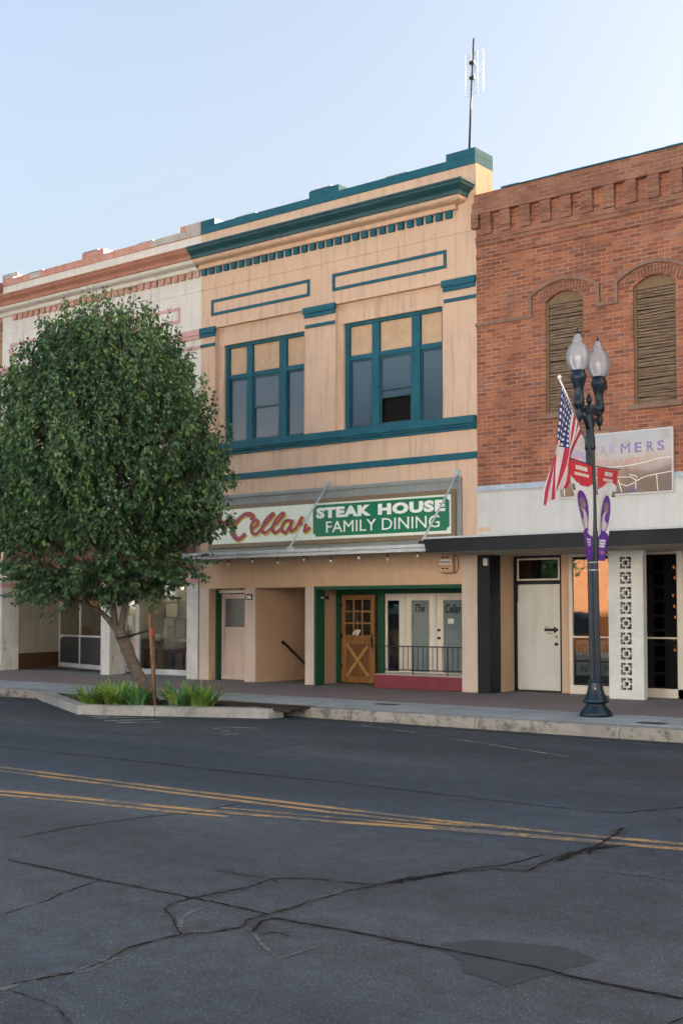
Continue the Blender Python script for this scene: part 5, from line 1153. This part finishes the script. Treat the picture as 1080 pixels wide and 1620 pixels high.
# flag on slanted pole
t = thing('american_flag', (LX, LY - .1, 3.9), 'american flag drooping from a slanted silver pole on the lamp post', 'flag')
p0, p1 = Vector((LX + .02, LY - .08, 3.86)), Vector((LX - .02, LY - 1.02, 4.90))
m = MB(); m.tube([p0, p1], .013, 8); m.build('flag_pole', M['chrome'], t); m = MB(); m.lathe(tuple(p1), [(.01, -.01), (.028, .01), (.03, .03), (.01, .05)], 10); m.build('pole_tip', M['signwhite'], t)
def flagmat():
    m_, t_, b_ = newmat('flag_cloth'); uv = nd(t_, 'ShaderNodeUVMap'); sp = nd(t_, 'ShaderNodeSeparateXYZ'); t_.links.new(uv.outputs[0], sp.inputs[0])
    def mth(op, a, b=None):
        n = nd(t_, 'ShaderNodeMath', operation=op)
        for i, v in enumerate((a, b)):
            if v is None: continue
            if isinstance(v, (int, float)): n.inputs[i].default_value = v
            else: t_.links.new(v, n.inputs[i])
        return n.outputs[0]
    U, V = sp.outputs[0], sp.outputs[1]       # U along the fly, V across the stripes from the top
    st = mth('LESS_THAN', mth('MODULO', mth('MULTIPLY', V, 13), 2), 1)
    col = mix(t_, st, (.70, .68, .70), (.45, .02, .06))
    can = mth('MULTIPLY', mth('LESS_THAN', U, .4), mth('LESS_THAN', V, 7 / 13))
    a = mth('MULTIPLY', U, 20); b2 = mth('MULTIPLY', V, 13)
    def dots(o):
        x = mth('SUBTRACT', mth('FRACT', mth('ADD', a, o), None), .5); y = mth('SUBTRACT', mth('FRACT', mth('ADD', b2, o), None), .5)
        return mth('LESS_THAN', mth('ADD', mth('MULTIPLY', x, x), mth('MULTIPLY', y, y)), .07)
    d = dots(0.0); col2 = mix(t_, d, (.015, .035, .16), (.7, .7, .72)); col = mix(t_, can, col, col2)
    t_.links.new(col, b_.inputs['Base Color']); b_.inputs['Roughness'].default_value = .7
    tl = nd(t_, 'ShaderNodeBsdfTranslucent'); t_.links.new(col, tl.inputs[0]); ms = nd(t_, 'ShaderNodeMixShader'); ms.inputs[0].default_value = .25; t_.links.new(b_.outputs[0], ms.inputs[1]); t_.links.new(tl.outputs[0], ms.inputs[2]); t_.links.new(ms.outputs[0], t_.nodes['Material Output'].inputs[0])
    return m_
me = bpy.data.meshes.new('flag_cloth'); nu, nv_ = 40, 26; vs_ = []; uvs = []
h0 = p0.lerp(p1, .93); h1 = p0.lerp(p1, .33)                # hoist: top, bottom
e0 = Vector((LX, -4.34, 3.00)); e1 = Vector((LX, -3.68, 3.30))  # fly end
o_ = (LX, LY - .1, 3.9)
for i in range(nu + 1):
    u = i / nu
    for j in range(nv_ + 1):
        v = j / nv_; a = h0.lerp(e0, u); b_ = h1.lerp(e1, u)
        sag = -.10 * math.sin(math.pi * u) * (1 - v * .3)
        p = a.lerp(b_, v); p.y += .06 * math.sin(math.pi * u) * (.5 - v) * 1.2 ; p.z += sag
        if u > .86: p.y += (u - .86) * .8 * (.6 - v); 
        p.x += (.06 * math.sin(v * 11 + u * 3) + .03 * math.sin(v * 19 - u * 5)) * min(1, u * 2.5)
        vs_.append((p.x - o_[0], p.y - o_[1], p.z - o_[2])); uvs.append((u, v))
fs_ = [(i * (nv_ + 1) + j, (i + 1) * (nv_ + 1) + j, (i + 1) * (nv_ + 1) + j + 1, i * (nv_ + 1) + j + 1) for i in range(nu) for j in range(nv_)]
me.from_pydata(vs_, [], fs_); ul = me.uv_layers.new(name='UVMap')
for lp in me.loops: ul.data[lp.index].uv = uvs[lp.vertex_index]
me.polygons.foreach_set('use_smooth', [True] * len(fs_)); me.materials.append(flagmat())
fo = bpy.data.objects.new('flag_cloth', me); sc.collection.objects.link(fo); fo.parent = t

# ================================================================== TREE
TY = -4.62
def leaves(base, dirn, nrm, size, wid):
    """arrays of leaf frames -> verts, faces (two folded quads per leaf)"""
    n = len(base); side = np.cross(dirn, nrm); side /= np.linalg.norm(side, axis=1)[:, None] + 1e-9
    nn = np.cross(side, dirn); L = size[:, None]; W = wid[:, None]
    fold = .35
    p0 = base; p1 = base + dirn * L * .35 + side * W * .5 + nn * W * fold * .5; p2 = base + dirn * L * .72 + side * W * .38 + nn * W * fold * .3 - nn * L * .04
    p3 = base + dirn * L - nn * L * .16; p4 = base + dirn * L * .72 - side * W * .38 + nn * W * fold * .3 - nn * L * .04; p5 = base + dirn * L * .35 - side * W * .5 + nn * W * fold * .5
    V = np.stack([p0, p1, p2, p3, p4, p5], 1).reshape(-1, 3); o = np.arange(n)[:, None] * 6
    F = np.concatenate([o + np.array([0, 1, 2, 3]), o + np.array([0, 3, 4, 5])], 1).reshape(-1, 4)
    return V, F
def quadmesh(name, V, F, mat, org, parent):
    me = bpy.data.meshes.new(name); nv, nf = len(V), len(F)
    me.vertices.add(nv); me.vertices.foreach_set('co', (V - np.array(org)).astype(np.float32).ravel())
    me.loops.add(nf * 4); me.loops.foreach_set('vertex_index', F.astype(np.int32).ravel())
    me.polygons.add(nf); me.polygons.foreach_set('loop_start', np.arange(0, nf * 4, 4, dtype=np.int32)); me.polygons.foreach_set('loop_total', np.full(nf, 4, dtype=np.int32))
    me.update(calc_edges=True); me.materials.append(mat)
    o = bpy.data.objects.new(name, me); sc.collection.objects.link(o); o.parent = parent; ORG[o.name] = org; return o
torg = (-3.8, TY, -.12)
tree = thing('street_tree', torg, 'leafy green pear tree with a leaning banded trunk in the kerb planter', 'tree')
lim = []
m = MB()
trunk = [(-3.80, TY, -.16), (-3.88, TY, -.06), (-4.13, TY + .01, .25), (-4.36, TY + .02, .56), (-4.56, TY + .02, .90), (-4.72, TY + .02, 1.14)]
tp = smoothpath(trunk, 5)
m.tube(tp, [.175 - .055 * min(1, i / 6) - .012 * i / len(tp) + random.uniform(-.007, .007) for i in range(len(tp))], 14)
br = [([(-4.70, TY, 1.10), (-4.90, TY, 1.27), (-5.13, TY - .05, 1.49), (-5.5, TY - .15, 1.75), (-5.9, TY - .2, 2.9), (-6.2, TY - .2, 4.2)], .068),
      ([(-4.68, TY, 1.05), (-4.70, TY + .06, 1.35), (-4.66, TY + .1, 1.75), (-4.5, TY + .1, 2.2), (-4.2, TY, 3.4), (-4.3, TY, 5.6)], .07),
      ([(-4.8, TY, 1.2), (-5.0, TY + .1, 1.75), (-4.95, TY + .15, 2.3), (-5.0, TY + .2, 3.6), (-5.0, TY + .2, 6.2)], .055),
      ([(-5.13, TY - .05, 1.49), (-5.4, TY - .4, 1.7), (-5.8, TY - .7, 2.1), (-6.3, TY - 1.0, 3.0)], .04),
      ([(-4.66, TY + .1, 1.75), (-4.1, TY + .1, 2.15), (-3.8, TY, 2.8), (-3.6, TY, 3.6)], .04),
      ([(-4.66, TY, 1.7), (-4.1, TY - .5, 2.3), (-3.9, TY - .9, 3.4)], .04), ([(-4.9, TY, 2.0), (-5.2, TY + .7, 2.6), (-5.5, TY + 1.0, 4.0)], .045)]
for pts, r in br:  # limbs
    pp = smoothpath(pts, 4); m.tube(pp, [max(.012, r * (1 - .75 * i / len(pp))) for i in range(len(pp))], 8)
tr_o = m.build('trunk', M['bark'], tree)
for p in tr_o.data.vertices: pass
KZ = np.array([1.6, 1.9, 2.35, 3.0, 4.15, 5.2, 6.05, 6.6, 7.0, 7.3]); KR = np.array([.45, .85, 1.35, 1.88, 2.10, 1.84, 1.50, 1.15, .75, .3]); KX = np.array([-5.6, -5.52, -5.34, -5.12, -4.97, -5.12, -5.10, -5.0, -4.88, -4.8])
def crown(seed, nshoot, nleaf):
    r_ = np.random.default_rng(seed)
    z = r_.uniform(1.78, 6.6, nshoot * 3); ln = r_.uniform(.35, .9, nshoot * 3) * np.where(z > 4.8, r_.uniform(.9, 1.35, nshoot * 3), 1); rr = np.minimum(np.interp(z, KZ, KR), np.interp(z + ln * .6, KZ, KR)) ; keep = r_.random(len(z)) < (rr / 2.3 + .05); z = z[keep][:nshoot]; rr = rr[keep][:nshoot]; ln = ln[keep][:nshoot]; n = len(z)
    ph = r_.uniform(0, 2 * np.pi, n); lump = 1 + .11 * np.sin(ph * 4 + z * 1.7) + .08 * np.sin(ph * 9 - z * 3.7)
    fr = np.where(r_.random(n) < .72, r_.uniform(.80, 1.0, n), r_.uniform(.35, .8, n)) * lump
    cx = np.interp(z, KZ, KX)
    base = np.stack([cx + rr * fr * np.cos(ph), TY + rr * fr * np.sin(ph), z], 1)
    out = np.stack([np.cos(ph), np.sin(ph), np.zeros(n)], 1)
    tilt = r_.uniform(.04, .42, n) * np.where(z > 4.6, .55, 1) + np.where(z < 3.0, .3, 0); d = out * tilt[:, None] + np.array([0, 0, 1.0]) * (1 - 1.0 * (z < 2.5))[:, None] + r_.normal(0, .13, (n, 3)); d /= np.linalg.norm(d, axis=1)[:, None]
    
    k = r_.integers(int(nleaf * .7), int(nleaf * 1.3), n); idx = np.repeat(np.arange(n), k); N = len(idx)
    tt = r_.uniform(0, 1, N); wob = np.stack([np.sin(tt * 5 + idx), np.cos(tt * 4 + idx * 2.0), np.zeros(N)], 1) * .025
    bend = -out[idx] * 0 + np.array([0, 0, -.10]) * (tt ** 2)[:, None]
    P_ = base[idx] + d[idx] * (tt * ln[idx])[:, None] + wob + bend
    a = r_.uniform(0, 2 * np.pi, N); hd = np.stack([np.cos(a), np.sin(a), np.zeros(N)], 1)
    rad = .012 + .085 * (1 - tt) * r_.random(N) + .03 * r_.random(N)
    P_ = P_ + hd * rad[:, None]
    hd2 = hd * .8 + out[idx] * .35
    ld = hd2 + np.array([0, 0, 1.0]) * r_.normal(-.95, .45, N)[:, None] + np.array([0, 0, 1.3]) * (tt > .93)[:, None]; ld /= np.linalg.norm(ld, axis=1)[:, None]
    nr = np.cross(ld, np.cross(np.array([0, 0, 1.0])[None] + .01, ld)) + hd * .6 + r_.normal(0, .35, (N, 3)); nr /= np.linalg.norm(nr, axis=1)[:, None]
    sz = r_.uniform(.085, .13, N) * (1 - .4 * tt); wd = sz * r_.uniform(.58, .8, N)
    return leaves(P_, ld, nr, sz, wd), base, d, ln
(V, F), cb, cdn, cl = crown(3, 1950, 38)
# hanging sprays at lower left
r_ = np.random.default_rng(9); ex = []
def spray(start, end, n):
    s0, s1 = np.array(start), np.array(end); tt = r_.random(n); P_ = s0 + (s1 - s0) * tt[:, None] + r_.normal(0, .045, (n, 3)); ld = r_.normal(0, .5, (n, 3)) + np.array([0, 0, -1.0]); ld /= np.linalg.norm(ld, axis=1)[:, None]
    nr = r_.normal(0, 1, (n, 3)); nr -= ld * (nr * ld).sum(1)[:, None]; nr /= np.linalg.norm(nr, axis=1)[:, None]; sz = r_.uniform(.055, .085, n); return leaves(P_, ld, nr, sz, sz * .65)
for st_, en, n in (((-6.6, TY, 2.5), (-7.0, TY, 1.35), 50), ((-6.4, TY, 2.4), (-6.75, TY, 1.7), 70), ((-7.0, TY, 2.7), (-7.35, TY, 1.9), 70), ((-2.9, TY, 3.4), (-1.75, TY, 3.75), 55), ((-2.9, TY, 3.2), (-2.0, TY, 3.3), 60), ((-2.9, TY, 4.6), (-2.55, TY, 5.7), 100), ((-7.0, TY, 5.2), (-7.3, TY, 5.9), 90), ((-6.3, TY, 6.2), (-6.9, TY, 6.9), 100)):
    v, f = spray(st_, en, n); F = np.concatenate([F, f + len(V)]); V = np.concatenate([V, v])
co = quadmesh('crown', V, F, M['leaf'], torg, tree)
# twigs
m = MB(); 
for i in range(0, len(cb), 2):
    a = cb[i]; b_ = a + cdn[i] * cl[i]; m.tube([tuple(a - np.array([(a[0] + 4.9) * .25, (a[1] - TY) * .25, .25])), tuple(a), tuple(b_)], [.010, .007, .003], 4, cap=False)
m.build('twigs', M['bark'], tree)
# two stakes with ties
for i, (b_, tp_, mt, lb) in enumerate((((-3.38, -4.98, -.14), (-3.68, -4.86, 1.47), 'stake', 'orange-brown wooden stake in front of the tree trunk'), ((-4.05, -4.36, -.14), (-4.12, -4.36, 1.42), 'stakedark', 'dark wooden stake behind the tree trunk'))):
    m = MB(); m.tube([b_, tp_], [.028, .025], 8); o = tag(m.build('tree_stake', M[mt]), lb, 'stake', 'stakes beside the tree')
m = MB(); tz = 1.13
m.tube([(-3.62, -4.88, tz + .06), (-4.0, -4.78, tz), (-4.60, -4.76, tz - .10), (-4.80, -4.60, tz - .10), (-4.62, -4.46, tz - .08), (-4.10, -4.38, tz + .1)], .018, 6); tag(m.build('tree_tie', M['iron']), 'black rubber tie holding the trunk to its stakes', 'tree tie')
m = MB(); m.tube([(-4.08, -4.42, 1.22), (-4.06, -4.44, 1.12), (-4.07, -4.43, 1.02)], [.018, .03, .018], 7); tag(m.build('red_ribbon', M['pinkred']), 'bit of red ribbon tied to the dark stake', 'ribbon')

# fallen leaves in the bed and gutter
r_ = np.random.default_rng(21); n = 130
px_ = np.concatenate([r_.uniform(-6.6, -1.8, 70), r_.uniform(-9, 3, 60)]); py_ = np.concatenate([r_.uniform(-4.35, -4.1, 70), r_.uniform(KY - .25, KY - .03, 60)])
py_[:70] -= np.clip(1.3 * (1 - np.abs(px_[:70] + 4.4) / 2.6), 0, 1.3) * r_.random(70); pz_ = np.concatenate([np.full(70, -.118), np.full(60, RZ + .012)])
ld_ = np.stack([r_.normal(0, 1, n), r_.normal(0, 1, n), r_.normal(0, .15, n)], 1); ld_ /= np.linalg.norm(ld_, axis=1)[:, None]; nr_ = np.tile([0, 0, 1.0], (n, 1)) + r_.normal(0, .2, (n, 3)); nr_ -= ld_ * (nr_ * ld_).sum(1)[:, None]; nr_ /= np.linalg.norm(nr_, axis=1)[:, None]
V2, F2 = leaves(np.stack([px_, py_, pz_], 1), ld_, nr_, r_.uniform(.04, .075, n), r_.uniform(.025, .045, n))
lt = quadmesh('leaf_litter', V2, F2, M['dryleaf'], (0, 0, 0), None); tag(lt, 'dry brown leaves scattered in the planter bed and along the gutter', 'leaf litter', kind='stuff')

# iris / lily clumps
def clump(cx, cy, r, h, n, mat, label, seed):
    r_ = np.random.default_rng(seed); t = thing('strappy_plant', (cx, cy, -.13), label, 'plant', 'strappy clumps in the kerb planter')
    V = []; F = []
    for k in range(n):
        a = r_.uniform(0, 2 * np.pi); rr = r * .35 * math.sqrt(r_.random()); lean = r_.uniform(.25, 1.55); hh = h * r_.uniform(.5, 1.05)
        b0_ = np.array([cx + rr * math.cos(a), cy + rr * math.sin(a), -.13]); a2 = a + r_.normal(0, .35); o_ = np.array([math.cos(a2), math.sin(a2), 0]); sd_ = np.array([-o_[1], o_[0], 0]); wd = r_.uniform(.014, .032)
        q = len(V); ns = 6
        for s in range(ns + 1):
            u = s / ns; droop = lean * u ** 1.6; p = b0_ + o_ * (r * .75 * droop) + np.array([0, 0, hh * (u - .33 * lean * u ** 2.2)]); ww = wd * (1 - u ** 2.5) * (.6 + .8 * min(1, u * 4) * .5) + .0015
            V += [p + sd_ * ww, p - sd_ * ww]
        for s in range(ns): F.append((q + 2 * s, q + 2 * s + 1, q + 2 * s + 3, q + 2 * s + 2))
    quadmesh('blades', np.array(V), np.array(F), M[mat], (cx, cy, -.13), t)
clump(-4.80, -5.18, .50, .46, 90, 'blade', 'small yellow-green strappy clump at the left tip of the planter', 1)
clump(-4.20, -5.10, .62, .56, 190, 'blade', 'wide bright strappy clump left of the tree stakes', 2)
clump(-3.76, -5.05, .50, .52, 80, 'blade2', 'bluish strappy clump against the left of the stakes', 3)
clump(-3.05, -4.72, .55, .62, 110, 'blade2', 'tall bluish strappy clump just right of the tree trunk', 4)
clump(-2.66, -4.54, .56, .54, 110, 'blade', 'rightmost strappy clump with yellowing blades in the planter', 5)

# ================================================================== ACROSS THE STREET (seen only in the glass)
def opp(x0, x1, h, mat, label, wins, mat2='ink'):
    t = thing('facing_building', ((x0 + x1) / 2, -24.6, 0), label, 'building', 'buildings across the street')
    m = MB(); m.box(x0, x1, -34, -24.6, -.1, h); m.box(x0, x1, -24.62, -24.4, h - .25, h + .1); m.build('wall', M[mat], t)
    for a, c, z0, z1 in wins: m = MB(); m.box(a, c, -24.6, -24.57, z0, z1); m.build('window', M['upglass'], t)
opp(-16.5, -10.3, 6.4, 'orangewall', 'sunlit orange stucco building mirrored in the window beside the lamp post', [(-15.6, -13.4, .6, 1.5), (-12.9, -11.0, .6, 1.5)])
opp(-10.25, -8.9, 5.6, 'plum', 'narrow dark brown building mirrored at the right of the shop glass', [(-9.9, -9.2, .6, 2.2)])
opp(-8.85, 9, 8.6, 'farcream', 'pale two-storey building standing behind the camera', [(a, a + 1.4, z, z + 1.6) for a in (-7.5, -4, -.5, 3, 6.5) for z in (.7, 4.8)])
opp(9.05, 34, 8.0, 'farcream', 'long pale building behind the camera to the east', [(a, a + 1.6, z, z + 1.6) for a in (11, 15, 19, 23, 27) for z in (.7, 4.6)])
opp(-30, -16.6, 8.2, 'farpeach', 'peach two-storey building mirrored in the french doors', [(a, a + 1.5, z, z + 1.6) for a in (-28.5, -25, -21.5, -18.6) for z in (.7, 4.6)])
opp(-52, -30.1, 8.6, 'farcream', 'pale building mirrored in the antiques shop glass', [(a, a + 1.6, z, z + 1.6) for a in (-50, -46, -42, -38, -34) for z in (.6, 4.8)])
# the row goes on past the frame on this side of the street too
t = thing('next_building', (19.3, 0, 0), 'plain brick building continuing the row east of the frame', 'building')
m = MB(); m.box(8.35, 70, .02, 14, 0, 9.9); m.box(8.35, 70, -.1, .02, 9.5, 9.95); m.build('wall', M['brick'], t)
for a in (10, 13, 16, 19, 22, 25): m = MB(); m.box(a, a + 1.1, -.01, .02, 5.1, 7.2); m.build('window', M['upglass'], t)
for a in (9.5, 14, 18.5, 23): m = MB(); m.box(a, a + 3.6, -.01, .02, .4, 2.5); m.build('shop_window', M['upglass'], t)
t = thing('western_building', (-30, 0, 0), 'plain building continuing the row west of the frame', 'building')
m = MB(); m.box(-40, -22.65, .02, 14, 0, 9.6); m.build('wall', M['cream'], t)
for a in (-38, -34, -30, -26): m = MB(); m.box(a, a + 1.4, -.01, .02, 5.1, 7.2); m.box(a, a + 2.6, -.01, .02, .4, 2.5); m.build('window', M['upglass'], t)
t = thing('roof_sun_blocker', (6.6, 5.0, 9.0), 'unseen brick box added on the flat roof to keep the sun off the parapet return', 'sun blocker')  # out-of-view box, added only to shade the tan parapet's end return from the sun
m = MB(); m.box(5.0, 8.2, 3.4, 6.6, 9.0, 12.4); m.build('wall', M['brick'], t); m = MB(); m.box(4.9, 8.3, 3.3, 6.7, 12.4, 12.55); m.build('roof', M['concrete_cap'], t)
for i, (x, yy, lb) in enumerate(((-12.3, -21.6, 'street tree across the road, mirrored at the left of the orange glass'), (-27.5, -21.6, 'street tree across the road, mirrored in the antiques shop window'), (-19.8, -21.4, 'street tree across the road, mirrored in the french doors'))):
    c = dup(tree, (x + 4.9 - 0, yy - TY, 0), None, lb); c['group'] = 'trees across the street'
    for ch in list(c.children):
        if ch.name.startswith('twigs'): bpy.data.objects.remove(ch)
